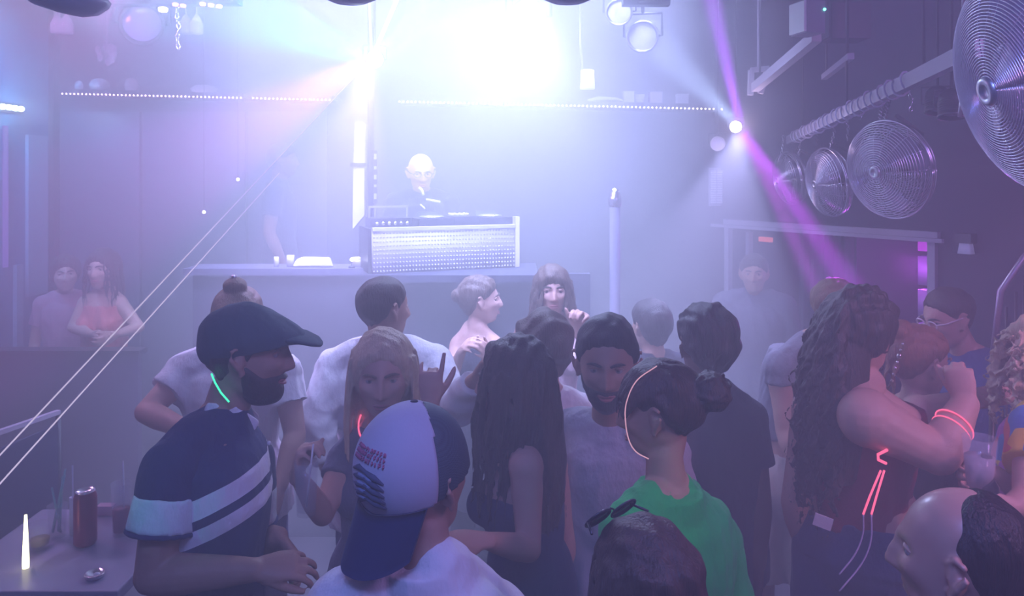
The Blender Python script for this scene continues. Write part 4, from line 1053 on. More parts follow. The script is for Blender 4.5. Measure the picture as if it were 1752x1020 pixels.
for i, (dx, dx2, dy, h) in enumerate([(-.018, .020, .01, .21), (-.012, .030, -.01, .20), (0, .008, .015, .185), (.008, .016, 0, .17), (.014, -.010, -.012, .16)]):
    b = MB(); b.tube([ct + V(dx, dy * .3, .014), ct + V(dx2, dy, h)], .0032); b.build('straw', SG, e)
c = tpt(125, 915); b = MB(); b.lathe([(0, 0), (.010, 0), (.011, .12), (.009, .12), (.008, .01), (0, .01)], c, seg=16); b.tube([c + V(0, 0, .01), c + V(-.002, 0, .22)], .0025)
tag(b.build('test_tube', mat('frosted_tube', (.75, .75, .85), .3), origin=c), 'slim clear shot tube with a white stirrer left of the can', 'tube')
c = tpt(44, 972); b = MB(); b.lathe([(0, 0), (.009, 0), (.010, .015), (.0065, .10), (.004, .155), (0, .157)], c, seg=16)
tag(b.build('lamp_glint', emis('glint_warm', (1, .95, .55), 3.2), origin=c), 'yellow white lamp glint built as a glowing cone, near left of the table', 'lamp glint')  # reflection of a lamp on a tube, put in as a glowing cone
c = tpt(162, 988); e = empty('ashtray', c); b = MB(); b.lathe([(0, 0), (.024, 0), (.028, .012), (.024, .014), (.020, .005), (0, .005)], c, seg=28); b.build('dish', CHROME, e)
b = MB(); b.ell(c + V(.008, -.004, .010), (.009, .007, .006)); b.build('stub', WHITE, e); tag(e, 'small shiny metal ashtray near the front of the table', 'ashtray')
c = tpt(182, 880); b = MB(); b.box(c + V(0, 0, .016), (.055, .03, .032)); tag(b.build('small_box', mat('pink_card', (.7, .45, .55), .6), flat=True, origin=c), 'small pink box between the can and the tall red drink', 'box')

# low partition at the far left
xa, xb = -3.55, P(240, 0, 4.6)[0]
e = empty('low_partition', ((xa + xb) / 2, 4.6, 0))
boxobj('panel', (xa, 4.57, 0), (xb, 4.62, 1.12), mat('partition_dark', (.07, .05, .10), .5), e)
boxobj('cap_rail', (xa, 4.54, 1.12), (xb + .02, 4.65, 1.15), DMET, e)
tag(e, 'low dark partition in front of the woman in coral', 'partition')
# ---------------------------------------------------------------- the crowd
def hgt(H, fz=0): return (H[2] + .12 - fz)
JEANS = cloth('dark_jeans', (.05, .08, .20)); BLACKC = cloth('black_cloth', (.03, .03, .05)); NAVY = cloth('navy_cloth', (.025, .04, .13))
WHITEC = cloth('white_cotton', (.82, .80, .82), (.72, .70, .74)); SHOE = mat('black_shoe', (.02, .02, .025), .4)
GREYC = cloth('grey_tee', (.20, .20, .26)); DARKG = cloth('dark_grey_tee', (.09, .09, .13)); LTG = cloth('light_grey_tee', (.50, .50, .58))
REDC = cloth('red_tank', (.30, .03, .07)); GREENC = cloth('green_tee', (.01, .40, .09), (.02, .48, .13)); BLUEC = cloth('blue_shirt', (.06, .12, .30))
CREAMC = cloth('cream_shorts', (.72, .66, .60)); PINKC = cloth('pale_pink_top', (.80, .60, .66)); ORANGE = cloth('coral_dress', (.75, .22, .20))
GLOWG = emis('glow_green', (.05, 1, .5), 1.6); GLOWR = emis('glow_red', (1, .12, .25), 1.6); GLOWP = emis('glow_pink', (1, .5, .65), .7)

def dress_legs(r, I, tm, length=1.0, **k):
    trousers(r, I, tm, length=length, **k); shoes(r, I, SHOE)

# wavy / straight long hair: base volume + locks
def long_hair(m, I, side=0.0, length=.42, width=.085, depth=.05, back=.055, out=.02, n=70, curl=.006, r=.004, cf=14, front=False, rs=1, top=.03, spread=.08, sag=.35, half=150, frontlen=None):
    H, R, s = I['H'], I['R'], I['hs']; rg = np.random.RandomState(rs)
    def T(x, y, z): return R @ (V(x, y, z) * s) + H
    dn = V(0, 0, -1)
    c0 = T(0, -back, top); c1 = T(0, -back - .02, -.06); tail = c1 + dn * (length - .12) - I['fy'] * out
    m.loft([c0, c1, (c1 + tail) / 2 - I['fy'] * .01, tail], [(width * .85, depth), (width, depth * 1.05), (width * 1.05, depth * .9), (width * .75, depth * .5)], hint=I['fy'], seg=24)
    roots = []
    for i in range(n):
        a = math.radians(rg.uniform(-half, half)); zz_ = rg.uniform(-.02, .07)
        x = math.sin(a) * (width + .004); y = -.012 - math.cos(a) * .098
        roots.append((T(x, y, zz_), R @ V(math.sin(a) * .25, -.25 * math.cos(a), -1)))
    strands(m, roots, length, sag, r=r, seg=5, n=14, curl=curl, cf=cf, rs=rg, spread=spread)

# ---- A: flat cap man ------------------------------------------------
H = P(424, 607, 2.0)
r, I = figure('person', 'man in a dark flat cap and white striped navy polo beside the drinks table', H, -84, -4, byaw=-72, height=1.84, build=1.08, hs=1.08, neck=P(378, 722, 2.0), hip=P(355, 1090, 2.02),
    S=[P(425, 790, 2.18), P(296, 800, 1.86)], E=[P(425, 965, 2.18), P(262, 985, 1.80)], W=[P(474, 918, 2.02), P(436, 975, 1.80)],
    hands=[dict(d=(.75, -.35, -.55), nrm=(-.3, -.6, -.6), side=1, curl=(25, 40, 30), s=1.0, thumb=30), dict(d=(.95, .25, .02), nrm=(0, .5, -.8), side=-1, curl=(18, 30, 25), s=1.0, thumb=25)],
    skin=SKINT, voxel=.0045, brow=H_DARK, lips=LIP)
# striped polo: bands follow the cloth of the chest and the sleeve
def striped(name):
    m = cloth(name, (.025, .035, .11)); nt = m.node_tree; bs = nt.nodes['Principled BSDF']
    src = bs.inputs['Base Color'].links[0].from_socket
    tc = nt.nodes.new('ShaderNodeTexCoord'); sp = nt.nodes.new('ShaderNodeSeparateXYZ'); nt.links.new(tc.outputs['Object'], sp.inputs[0])
    def math_(op, a, b):
        n = nt.nodes.new('ShaderNodeMath'); n.operation = op
        for i, x in enumerate((a, b)):
            if isinstance(x, (int, float)): n.inputs[i].default_value = x
            else: nt.links.new(x, n.inputs[i])
        return n.outputs[0]
    h = math_('SUBTRACT', sp.outputs['Z'], math_('MULTIPLY', sp.outputs['X'], .42))
    def band(lo, hi): return math_('MULTIPLY', math_('GREATER_THAN', h, lo), math_('LESS_THAN', h, hi))
    f = math_('MAXIMUM', band(BANDS[0], BANDS[1]), band(BANDS[2], BANDS[3]))
    mx = nt.nodes.new('ShaderNodeMix'); mx.data_type = 'RGBA'; nt.links.new(f, mx.inputs['Factor']); nt.links.new(src, mx.inputs['A']); mx.inputs['B'].default_value = (.78, .76, .80, 1)
    nt.links.new(mx.outputs['Result'], bs.inputs['Base Color']); return m
o0 = wloc(r)
def hv(px, py, y): q = P(px, py, y); return q[2] - .42 * q[0]
BANDS = [hv(365, 862, 1.9), hv(365, 828, 1.9), hv(365, 905, 1.9), hv(365, 878, 1.9)]; BANDS = [min(BANDS[:2]), max(BANDS[:2]), min(BANDS[2:]), max(BANDS[2:])]
shirt(r, I, striped('striped_polo_cloth'), sleeve=0, inflate=.013, neckline=0, voxel=.006, seed=2, name='polo_shirt', hem=.12, amp=.0022)
# sleeve near the camera: navy top, mint lit white cuff
for i in (0, 1):
    S_, E_ = I['S'][i], I['E'][i]; ab = I['ab']; q = .055 * ab + .014
    m = MB(); m.ell(S_, q * 1.03); m.loft([S_, S_ * .72 + E_ * .28], [q * 1.03, q * 1.06], seg=20, rnd=False); m.loft([I['neck'] + V(0, 0, .0), S_], [.06, q * 1.0], seg=16)
    m.build('sleeve', cloth('navy_sleeve', (.025, .035, .11)), r, voxel=.006, smooth=3, modf=fold(.002, seed=5))
    m = MB(); m.loft([S_ * .74 + E_ * .26, S_ * .5 + E_ * .5, S_ * .42 + E_ * .58], [q * 1.06, q * 1.10, q * 1.12], seg=24, rnd=False)
    m.build('sleeve_band', cloth('white_sleeve_band', (.70, .78, .80)), r, voxel=.006, smooth=2, modf=fold(.002, seed=6))
    m = MB(); m.loft([S_ * .43 + E_ * .57, S_ * .38 + E_ * .62], [q * 1.13, q * 1.13], seg=24, rnd=False); m.build('sleeve_cuff', NAVY, r, voxel=.006, smooth=1)
# collar and buttons
m = MB(); nk = I['neck']
for sg in (-1, 1):
    m.loft([nk + I['fx'] * sg * .055 + V(0, 0, .045) - I['fy'] * .03, nk + I['fx'] * sg * .06 + V(0, 0, .035) + I['fy'] * .03, nk + I['fx'] * sg * .028 + V(0, 0, -.01) + I['fy'] * .085], [(.008, .024), (.008, .024), (.007, .016)], hint=(0, 0, 1), seg=12)
m.build('collar', WHITEC, r)
for i in range(3):
    m = MB(); m.ell(I['chest'] + I['fy'] * (.130 - .004 * i) + V(0, 0, .09 - i * .05), .006); m.build('button', WHITE, r)
dress_legs(r, I, BLACKC)
hair_cap(r, I, H_DARK, thick=.006, back=-.075, line=.06, sideburn=.045, seed=2)
# beard
def beard(r, I, m_, t=.008, top=-.045, seed=3):
    d, f = sphere_dirs(96, 72); rr = head_radius(d); p = d * rr[:, None]; y, z = p[:, 1], p[:, 2]
    bound = top + .055 * np.clip((.055 - y) / .07, 0, 1)          # climbs to the ear
    mk = 1 / (1 + np.exp((z - bound) / .004)) / (1 + np.exp(-(y - .000) / .005))
    mouth = gauss(p, (0, .088, -.057), (.020, .04, .008)); mk = mk * (1 - np.clip(mouth * 1.4, 0, 1))
    tash = gauss(p, (0, .088, -.044), (.024, .04, .005)); mk = np.clip(mk + tash * .8, 0, 1)
    ch = gauss(p, (0, .078, -.092), (.03, .04, .02))
    rs = np.random.RandomState(seed); nz = np.sin(p @ rs.normal(size=3) * 160) + np.sin(p @ rs.normal(size=3) * 190)
    fr = np.clip(tash, 0, 1) * .006
    q = p + d * ((t + .0008 * nz + .010 * ch + fr) * mk - .012 * (1 - mk))[:, None]
    mb = MB(); mb.add((q * I['hs']) @ I['R'].T + I['H'], f); return mb.build('beard', m_, r, voxel=.0035, smooth=2)
beard(r, I, H_DARK, t=.009)
# flat cap: crown slopes forward onto the peak
def T(x, y, z): return I['R'] @ (V(x, y, z) * I['hs']) + I['H']
CAPM = cloth('cap_tweed', (.05, .085, .10), (.07, .11, .12), .6)
m = MB(); d, f = sphere_dirs(64, 44); d = d.copy()
p = d * V(.094, .130, .078) + V(0, .010, .052)
fy_ = p[:, 1]; t = np.clip((fy_ - .0) / .14, 0, 1)
p[:, 2] -= np.where(p[:, 2] > .05, (p[:, 2] - .05) * t * .62, 0)          # slope down to the front
p[:, 2] = np.where((fy_ < -.02), p[:, 2] - .035 * np.clip((-fy_ - .02) / .08, 0, 1) * (p[:, 2] < .06), p[:, 2])
p[:, 2] = np.maximum(p[:, 2], .012 - .045 * np.clip((-fy_) / .1, 0, 1) + .026 * np.clip(fy_ / .1, 0, 1))
m.add(p @ (I['R'].T) * I['hs'] + I['H'], f)
m.build('flat_cap_crown', CAPM, r, voxel=.0045, smooth=3, modf=fold(.0016, 16, 4))
m = MB(); m.loft([T(0, .095, .052), T(0, .125, .050), T(0, .160, .040), T(0, .172, .034)], [(.076, .012), (.074, .012), (.055, .009), (.030, .006)], hint=I['R'] @ V(0, 0, 1), seg=24)
m.build('cap_peak', CAPM, r, voxel=.004, smooth=2)
m = MB(); m.tube([P(362, 640, 1.945), P(368, 655, 1.925), P(378, 672, 1.915), P(392, 688, 1.915)], .0024); m.build('glow_necklace', GLOWG, r)

# ---- B: man in the reversed trucker cap ------------------------------
H = P(716, 822, 1.5)
r, I = figure('person', 'person in a reversed grey and black cap and white tee, bottom middle', H, -38, 2, byaw=-22, height=1.70, build=1.05, hs=1.07, neck=P(722, 975, 1.46),
    skin=SKINT, voxel=.0045, S=[P(590, 1050, 1.44), P(845, 1065, 1.56)], lips=LIP)
shirt(r, I, WHITEC, sleeve=.6, inflate=.018, neckline=0, voxel=.006, seed=8, amp=.002); dress_legs(r, I, JEANS)
hair_cap(r, I, H_DARK, thick=.006, back=-.06, line=.06, seed=5)
def T(x, y, z): return I['R'] @ (V(x, y, z) * I['hs']) + I['H']
# panels: front (worn at the back, local -Y) pale, rest black mesh
capb = MB(); d, f = sphere_dirs(96, 60); rr = head_radius(d)
def capsurf(lo, off):
    p = d * (rr + off)[:, None]; y, z, x = p[:, 1], p[:, 2], p[:, 0]
    p = p * V(1.02, 1.03, 1.04) + V(0, -.004, .010)
    hl = lo + .045 * np.clip((y + .09) / .18, 0, 1)
    return p, hl
def cap_piece(name, material, sel, off, thick=.004):
    p, hl = capsurf(-.022, np.full(len(d), off)); keep = (p[:, 2] > hl)
    idx = [i for i, fc in enumerate(f) if all(keep[j] for j in fc) and sel(p[list(fc)].mean(0))]
    used = sorted({j for i in idx for j in f[i]}); mp = {j: k for k, j in enumerate(used)}
    vs = p[used]; fs = [tuple(mp[j] for j in f[i]) for i in idx]
    me = MB(); me.add((vs * I['hs']) @ I['R'].T + I['H'], fs); o = me.build(name, material, r)
    q = o.modifiers.new('s', 'SOLIDIFY'); q.thickness = thick; q.offset = 1; return o
frontsel = lambda c: c[1] < -.012 - .38 * max(0, .07 - c[2]) * 0 - .55 * abs(c[0]) + .02
PALEP = cloth('cap_front_foam', (.50, .49, .58), (.44, .43, .52), .2)
MESHM = mat('cap_mesh', (.035, .06, .085), .7); nt = MESHM.node_tree; tc = nt.nodes.new('ShaderNodeTexCoord'); ck = nt.nodes.new('ShaderNodeTexChecker'); ck.inputs['Scale'].default_value = 420
nt.links.new(tc.outputs['Object'], ck.inputs['Vector']); ck.inputs['Color1'].default_value = (.02, .035, .055, 1); ck.inputs['Color2'].default_value = (.07, .11, .13, 1); nt.links.new(ck.outputs['Color'], nt.nodes['Principled BSDF'].inputs['Base Color'])
CF = cap_piece('cap_front', PALEP, frontsel, .013, .005); cap_piece('cap_mesh_back', MESHM, lambda c: not frontsel(c), .012, .004)
m = MB(); m.ell(T(0, -.006, .148), (.008, .008, .004), R=I['R']); m.build('cap_button', BLACKC, r)
m = MB()
for sx in (-1, 1): m.tube([T(.001 * sx, -.118, .035), T(.002 * sx, -.107, .075), T(.003 * sx, -.085, .110), T(.004 * sx, -.05, .135)], .0014, seg=5)
m.build('cap_seam', MESHM, CF)
# brim, hangs down over the neck
m = MB(); vs = []; fs = []; nu, nv_ = 25, 9
for s_ in (0, 1):
    for i in range(nu):
        a = math.radians(-62 + 124 * i / (nu - 1))
        for j in range(nv_):
            t = j / (nv_ - 1)
            x = .092 * math.sin(a) * (1 - .10 * t); y = -.012 - .100 * math.cos(a) - .052 * t * math.cos(a) ** .5; z = -.018 + .012 * abs(math.sin(a)) - .085 * t * (math.cos(a) ** .45) + .0 - .022 * t * abs(math.sin(a))
            vs.append(T(x, y - s_ * .004, z - s_ * .001))
for s_ in (0, 1):
    o_ = s_ * nu * nv_
    for i in range(nu - 1):
        for j in range(nv_ - 1):
            a = o_ + i * nv_ + j; fs.append((a, a + 1, a + nv_ + 1, a + nv_) if s_ else (a + nv_, a + nv_ + 1, a + 1, a))
edge = [i * nv_ for i in range(nu)] + [(nu - 1) * nv_ + j for j in range(1, nv_)] + [i * nv_ + nv_ - 1 for i in range(nu - 2, -1, -1)] + [j for j in range(nv_ - 2, 0, -1)]
for a, b_ in zip(edge, edge[1:] + edge[:1]): fs.append((a, b_, b_ + nu * nv_, a + nu * nv_))
m.add(vs, fs); m.build('cap_brim', cloth('cap_brim_cloth', (.02, .035, .10), None, .2), r)
# printed patch: rows of small raised lettering strokes and a dark curling shape
def patch_pt(u, v):   # u across (-1..1), v up (-1..1) on the front panel
    a = math.radians(2 + 21 * u); z = .034 + .046 * v
    dd = V(math.sin(a), -math.cos(a), 0); el = unit(dd + V(0, 0, (z) / .10)); k = head_radius(el[None, :])[0] + .0192
    p = el * k * V(1.02, 1.03, 1.04) + V(0, -.004, .010); return T(*p)
PRED = mat('print_red', (.42, .10, .20), .7); PDRK = mat('print_dark', (.05, .07, .13), .7); PBLU = mat('print_blue', (.22, .27, .42), .7)
m = MB(); rg = np.random.RandomState(4)
for row in range(3):
    u = -.9
    while u < .85:
        w_ = rg.uniform(.07, .13); v = .86 - row * .20 - .10 * u
        m.tube([patch_pt(u, v - .07), patch_pt(u, v + .07)], .0016, seg=5)
        if rg.rand() < .7: m.tube([patch_pt(u, v + .07), patch_pt(u + w_ * .7, v + .07)], .0014, seg=5)
        if rg.rand() < .6: m.tube([patch_pt(u, v), patch_pt(u + w_ * .7, v)], .0014, seg=5)
        if rg.rand() < .5: m.tube([patch_pt(u + w_ * .7, v + .07), patch_pt(u + w_ * .7, v - .07)], .0014, seg=5)
        u += w_ + .06
m.build('printed_words', PRED, CF)
m = MB()
for k_ in range(5):
    v0 = .16 - k_ * .20
    m.tube([patch_pt(-.85 + .1 * k_, v0 - .05), patch_pt(-.45, v0 + .06 - .05 * k_), patch_pt(0, v0 - .02), patch_pt(.4, v0 - .14), patch_pt(.8, v0 - .30)], [.002, .0055, .0035, .006, .0018], seg=6)
m.build('printed_figure', PDRK, CF)
m = MB()
for k_ in range(4):
    v0 = .02 - k_ * .22
    m.tube([patch_pt(-.8, v0 - .1), patch_pt(-.3, v0), patch_pt(.2, v0 - .08), patch_pt(.6, v0 - .26)], [.002, .0038, .003, .0014], seg=6)
m.build('printed_shading', PBLU, CF)

# ---- C: woman with long dark hair ------------------------------------
H = P(878, 660, 2.35)
r, I = figure('person', 'woman with long dark wavy hair and bare arms in a dark sleeveless top, centre', H, 76, 0, byaw=58, height=1.66, fem=1, bust=1, hs=1.12, voxel=.0055, neck=P(893, 770, 2.36), hip=P(905, 1010, 2.4),
    S=[P(900, 800, 2.20), P(945, 800, 2.48)], E=[P(905, 940, 2.16), None], W=[P(830, 925, 2.02), None],
    hands=[dict(d=(-1, -.1, .05), nrm=(0, .3, -.9), side=1, curl=(14, 20, 20), s=.95), None], brow=H_DARK, lips=LIP)
shirt(r, I, cloth('dark_blue_top', (.03, .045, .12)), sleeve=0, neckline=.05, sides=(0, 0), inflate=.008, name='sleeveless_top', hem=.14, voxel=.006)
dress_legs(r, I, BLACKC)
hair_cap(r, I, H_DARK, thick=.024, back=-.09, line=.07, side=-.02, amp=.004, top=.2, extra=lambda m: long_hair(m, I, length=.46, width=.098, depth=.055, n=150, curl=.010, r=.006, cf=9, rs=3, out=.03, half=165), voxel=.005, smooth=1)
m = MB(); c = I['R'] @ (V(-.088, .0, -.045) * I['hs']) + I['H']; m.tube([c + V(.010 * math.cos(t), 0, -.012 + .012 * math.sin(t)) for t in np.linspace(0, 6.28, 15)], .0014, seg=5); m.build('hoop_earring', CHROME, r)

# ---- D: green tee with dark bun --------------------------------------
H = P(1128, 706, 1.86)
r, I = figure('person', 'person in a green tee with a dark hair bun and pink glow string', H, 70, -8, byaw=36, height=1.68, fem=1, build=1.05, hs=1.0, voxel=.0045, neck=P(1142, 855, 1.82), hip=P(1165, 1190, 1.86),
    S=[P(1072, 915, 1.74), P(1228, 925, 1.93)], skin=SKINT, brow=H_DARK, lips=LIP)
shirt(r, I, GREENC, sleeve=.6, neckline=.0, inflate=.012, voxel=.006, seed=12); dress_legs(r, I, JEANS)
def bun(m):
    R_, H_, s_ = I['R'], I['H'], I['hs']
    c = R_ @ V(0, -.128, .045) + H_; rg = np.random.RandomState(5)
    m.ell(c, (.050, .044, .046), R=R_)
    for k in range(26):
        ax = unit(rg.normal(size=3)); u, v, w = frame(ax, (0, 1, 0)); rr_ = .047 + rg.uniform(-.003, .006); a0 = rg.uniform(0, 6.28)
        m.tube([c + (u * math.cos(a) + v * math.sin(a)) * rr_ for a in np.linspace(a0, a0 + rg.uniform(2, 4.5), 14)], .0042, seg=5)
    for k in range(70):    # combed locks running back to the bun
        x = rg.uniform(-.07, .07); z0 = rg.uniform(-.02, .1)
        d0 = unit(V(x * 1.4, .085 - abs(x) * .3, z0 + .02)); pts = []
        for t in np.linspace(0, 1, 9):
            dd = unit(d0 * (1 - t) + unit(V(x * .25, -.9, .40)) * t + V(x * 3, 0, .35) * t * (1 - t)); q = dd * (head_radius(dd[None, :])[0] + .017); pts.append(R_ @ (q * s_) + H_)
        m.tube(pts, .0036, seg=5)
hair_cap(r, I, H_DARK, thick=.018, back=-.055, line=.062, side=.012, sideburn=.0, amp=.003, extra=bun, voxel=.004, smooth=1, seed=4)
def T(x, y, z): return I['R'] @ (V(x, y, z) * I['hs']) + I['H']
m = MB()
m.tube(curve([T(-.05, -.02, .128), T(-.075, .030, .100), T(-.088, .060, .05), T(-.089, .068, .0), T(-.083, .066, -.045), T(-.070, .055, -.075), T(-.060, .03, -.095)]), .0015)
m.build('glow_string', GLOWP, r)

# ---- E: short haired man facing the camera ---------------------------
H = P(1038, 622, 2.45)
r, I = figure('person', 'man with short dark hair looking down, in a light grey tee', H, 172, -9, byaw=150, height=1.80, hs=1.2, build=1.08, voxel=.0055, neck=P(1045, 734, 2.52), hip=P(1052, 1000, 2.56), skin=SKINT, brow=H_BLACK, lips=LIP)
shirt(r, I, LTG, sleeve=.6, seed=14, inflate=.016); dress_legs(r, I, BLACKC)
hair_cap(r, I, H_BLACK, thick=.012, back=-.06, line=.086, seed=6, top=.3, sideburn=.03); beard(r, I, H_BLACK, t=.006, seed=5)

# ---- F: woman with sunglasses on her head ----------------------------
H = P(1098, 1012, 1.34)
r, I = figure('person', 'brown haired woman with sunglasses pushed up on her head, bottom middle right', H, 38, 2, byaw=20, height=1.55, fem=1, hs=1.0, voxel=.0055, brow=H_BROWN, lips=LIP)
shirt(r, I, DARKG, seed=15); dress_legs(r, I, JEANS)
hair_cap(r, I, H_UMBER, thick=.020, back=-.10, line=.072, side=-.03, amp=.003, extra=lambda m: long_hair(m, I, length=.36, width=.086, depth=.05, n=120, curl=.003, r=.005, cf=5, rs=7, half=160), voxel=.0045, smooth=1, seed=9)
def T(x, y, z): return I['R'] @ (V(x, y, z) * I['hs']) + I['H']
for sg in (-1, 1):
    m = MB(); c = T(.034 * sg, .082, .112); Rl = I['R'] @ rotm(0, 38, 0)
    m.lathe([(0, -.001), (.026, -.001), (.026, .001), (0, .001)], c, np.column_stack([Rl[:, 0], Rl[:, 2], Rl[:, 1]]), seg=28); m.build('sunglass_lens', mat('smoked_lens', (.03, .02, .04), .08, spec=.8), r)
    m = MB(); m.tube([c + Rl[:, 0] * .0265 * math.cos(t) + Rl[:, 2] * .0265 * math.sin(t) for t in np.linspace(0, 6.2832, 29)], .0022, seg=6)
    m.tube([c + Rl[:, 0] * .026 * sg, T(.076 * sg, .055, .105)], .0025, seg=6)
    if sg == 1: m.tube([T(-.009, .084, .116), T(0, .085, .121), T(.009, .084, .116)], .002, seg=6)
    m.build('sunglass_frame', DMET, r)

# ---- G: balding man, profile ----------------------------------------
H = P(1642, 958, 1.3)
r, I = figure('person', 'balding man with short dark hair at the back, in profile at the bottom right', H, 54, -3, byaw=50, height=1.66, build=1.15, hs=1.03, voxel=.0042, neck=P(1690, 1120, 1.34), skin=mat('skin_shiny', (.60, .36, .28), .3, spec=.6, noise=(30, (.54, .29, .23), .5)))
shirt(r, I, cloth('black_tee', (.03, .03, .05)), seed=16); dress_legs(r, I, JEANS)
hair_cap(r, I, H_BLACK, thick=.006, back=-.075, line=.13, side=.012, seed=8, voxel=.0038, amp=.0012, crown=lambda p: 1 / (1 + np.exp(-(p[:, 1] + .01 - .35 * np.clip(.075 - p[:, 2], 0, 1) - .5 * np.clip(.03 - np.abs(p[:, 0]), 0, 1) * -1 * 1.2) / .006)) * (p[:, 2] > .02), sideburn=.015)

# ---- H: woman with very long curly hair ------------------------------
H = P(1474, 572, 2.35)
r, I = figure('person', 'woman with very long dark curly hair in a red tank top, arm bent up', H, -60, -4, byaw=-40, height=1.70, fem=1, bust=1, build=1.14, hs=1.08, voxel=.0055, neck=P(1468, 665, 2.35), hip=P(1474, 905, 2.38),
    arm=1.38, S=[P(1400, 705, 2.42), P(1484, 715, 2.17)], E=[None, P(1606, 778, 2.12)], W=[None, P(1652, 690, 2.18)],
    hands=[None, dict(d=(-.1, .25, 1), nrm=(.5, .7, 0), side=1, curl=(45, 70, 50), s=1.0, thumb=30)], brow=H_DARK, lips=LIP)
shirt(r, I, REDC, sleeve=0, neckline=.045, sides=(0, 0), inflate=.009, name='tank_top', hem=.12, voxel=.006, last=7)
dress_legs(r, I, JEANS, top=.085, inflate=.026, amp=.002)
def curls(m):
    long_hair(m, I, length=.46, width=.074, depth=.06, n=0, rs=4, out=.07)
    rg = np.random.RandomState(11); R_, H_, s_ = I['R'], I['H'], I['hs']; roots = []
    for i in range(330):
        a = math.radians(rg.uniform(-165, 22)); ze = rg.uniform(-.04, .11)
        rad_ = .100 * math.sqrt(max(.1, 1 - (ze / .15) ** 2)); roots.append((R_ @ (V(math.sin(a) * rad_, -.012 - math.cos(a) * rad_ * 1.15, ze) * s_) + H_, R_ @ V(math.sin(a) * .7, -.7 * math.cos(a) - .25, -.7)))
    strands(m, roots, .62, .20, r=.0042, seg=5, n=44, curl=.013, cf=34, rs=rg, spread=.12)
hair_cap(r, I, H_DARK, thick=.028, back=-.09, line=.072, side=-.04, amp=.006, extra=curls, voxel=.0052, smooth=0)
for k_ in (0, 1):
    m = MB(); c = I['W'][1] * (.45 + .12 * k_) + I['E'][1] * (.55 - .12 * k_); u, v, w = frame(I['W'][1] - I['E'][1], (0, 0, 1))
    m.tube([c + (u * math.cos(t) + v * math.sin(t)) * .052 + w * .012 * math.sin(t) for t in np.linspace(0, 6.2832, 33)], .0022, seg=6); m.build('glow_bracelet', GLOWR, r)
# glow cord hanging at her hip
q = [P(1507, 805, 2.12), P(1488, 850, 2.12), P(1477, 880, 2.13), P(1476, 915, 2.14), P(1462, 950, 2.14), P(1436, 983, 2.14)]
m = MB(); m.tube(q[:3], .003); m.build('glow_cord', GLOWR, r)
m = MB(); m.tube(curve(q[2:]), .0022); m.build('cord', mat('pale_cord', (.6, .5, .7), .5), r)
q = [P(1513, 805, 2.12), P(1500, 848, 2.12), P(1491, 880, 2.13), P(1490, 925, 2.13), P(1474, 965, 2.13), P(1436, 1012, 2.13)]
m = MB(); m.tube(q[:3], .003); m.build('glow_cord', GLOWR, r)
m = MB(); m.tube(curve(q[2:]), .0022); m.build('cord', bpy.data.materials['pale_cord'], r)
m = MB(); m.tube([P(1518, 770, 2.10), P(1502, 778, 2.09), P(1503, 787, 2.09), P(1516, 793, 2.10)], .004); m.build('glow_clip', GLOWR, r)
m = MB(); m.box(P(1408, 893, 2.20), (.05, .006, .035), rotm(-20, 0, 14)); m.build('jeans_label', CREAM, r, flat=True)

# ---- I: woman with gathered auburn hair ------------------------------
H = P(1574, 622, 2.75)
r, I = figure('person', 'woman with gathered auburn hair and a sparkling clip, stretching a bare arm to the right', H, -82, -8, byaw=-60, height=1.66, fem=1, hs=1.08, voxel=.006, neck=P(1560, 705, 2.75),
    S=[P(1545, 735, 2.9), P(1572, 705, 2.58)], E=[None, P(1672, 682, 2.62)], W=[None, P(1772, 666, 2.68)], brow=H_RED, lips=LIP,
    hands=[None, dict(d=(1, 0, .1), nrm=(0, .3, -1), side=1, curl=(15, 20, 15), s=1.0)])
shirt(r, I, DARKG, sleeve=0, neckline=.04, sides=(0, 0), inflate=.009, name='sleeveless_top'); dress_legs(r, I, JEANS)
def up(m):
    R_, H_ = I['R'], I['H']; c = R_ @ V(0, -.085, .105) + H_; m.ell(c, .042)
    rg = np.random.RandomState(8)
    for k in range(40):
        ax = unit(rg.normal(size=3)); u, v, w = frame(ax, (0, 1, 0)); m.tube([c + (u * math.cos(a) + v * math.sin(a)) * .042 for a in np.linspace(0, rg.uniform(2, 4), 10)], .004, seg=5)
    strands(m, [(R_ @ V(-.03 + .01 * k, -.10, .02) + H_, R_ @ V(0, -.5, -1)) for k in range(7)], .26, .3, r=.006, n=10, curl=.006, cf=12, rs=rg)
hair_cap(r, I, H_RED, thick=.018, back=-.06, line=.066, side=.01, amp=.003, extra=up, voxel=.005, smooth=1)
m = MB()
for k in range(7): m.ell(I['R'] @ V(.03, -.11 - .004 * k, .07 - .022 * k) + I['H'] + V(0, -.02, 0), .006 if k != 2 else .010)
m.build('hair_clip', mat('sparkle', (.9, .8, .8), .1, metal=1), r)

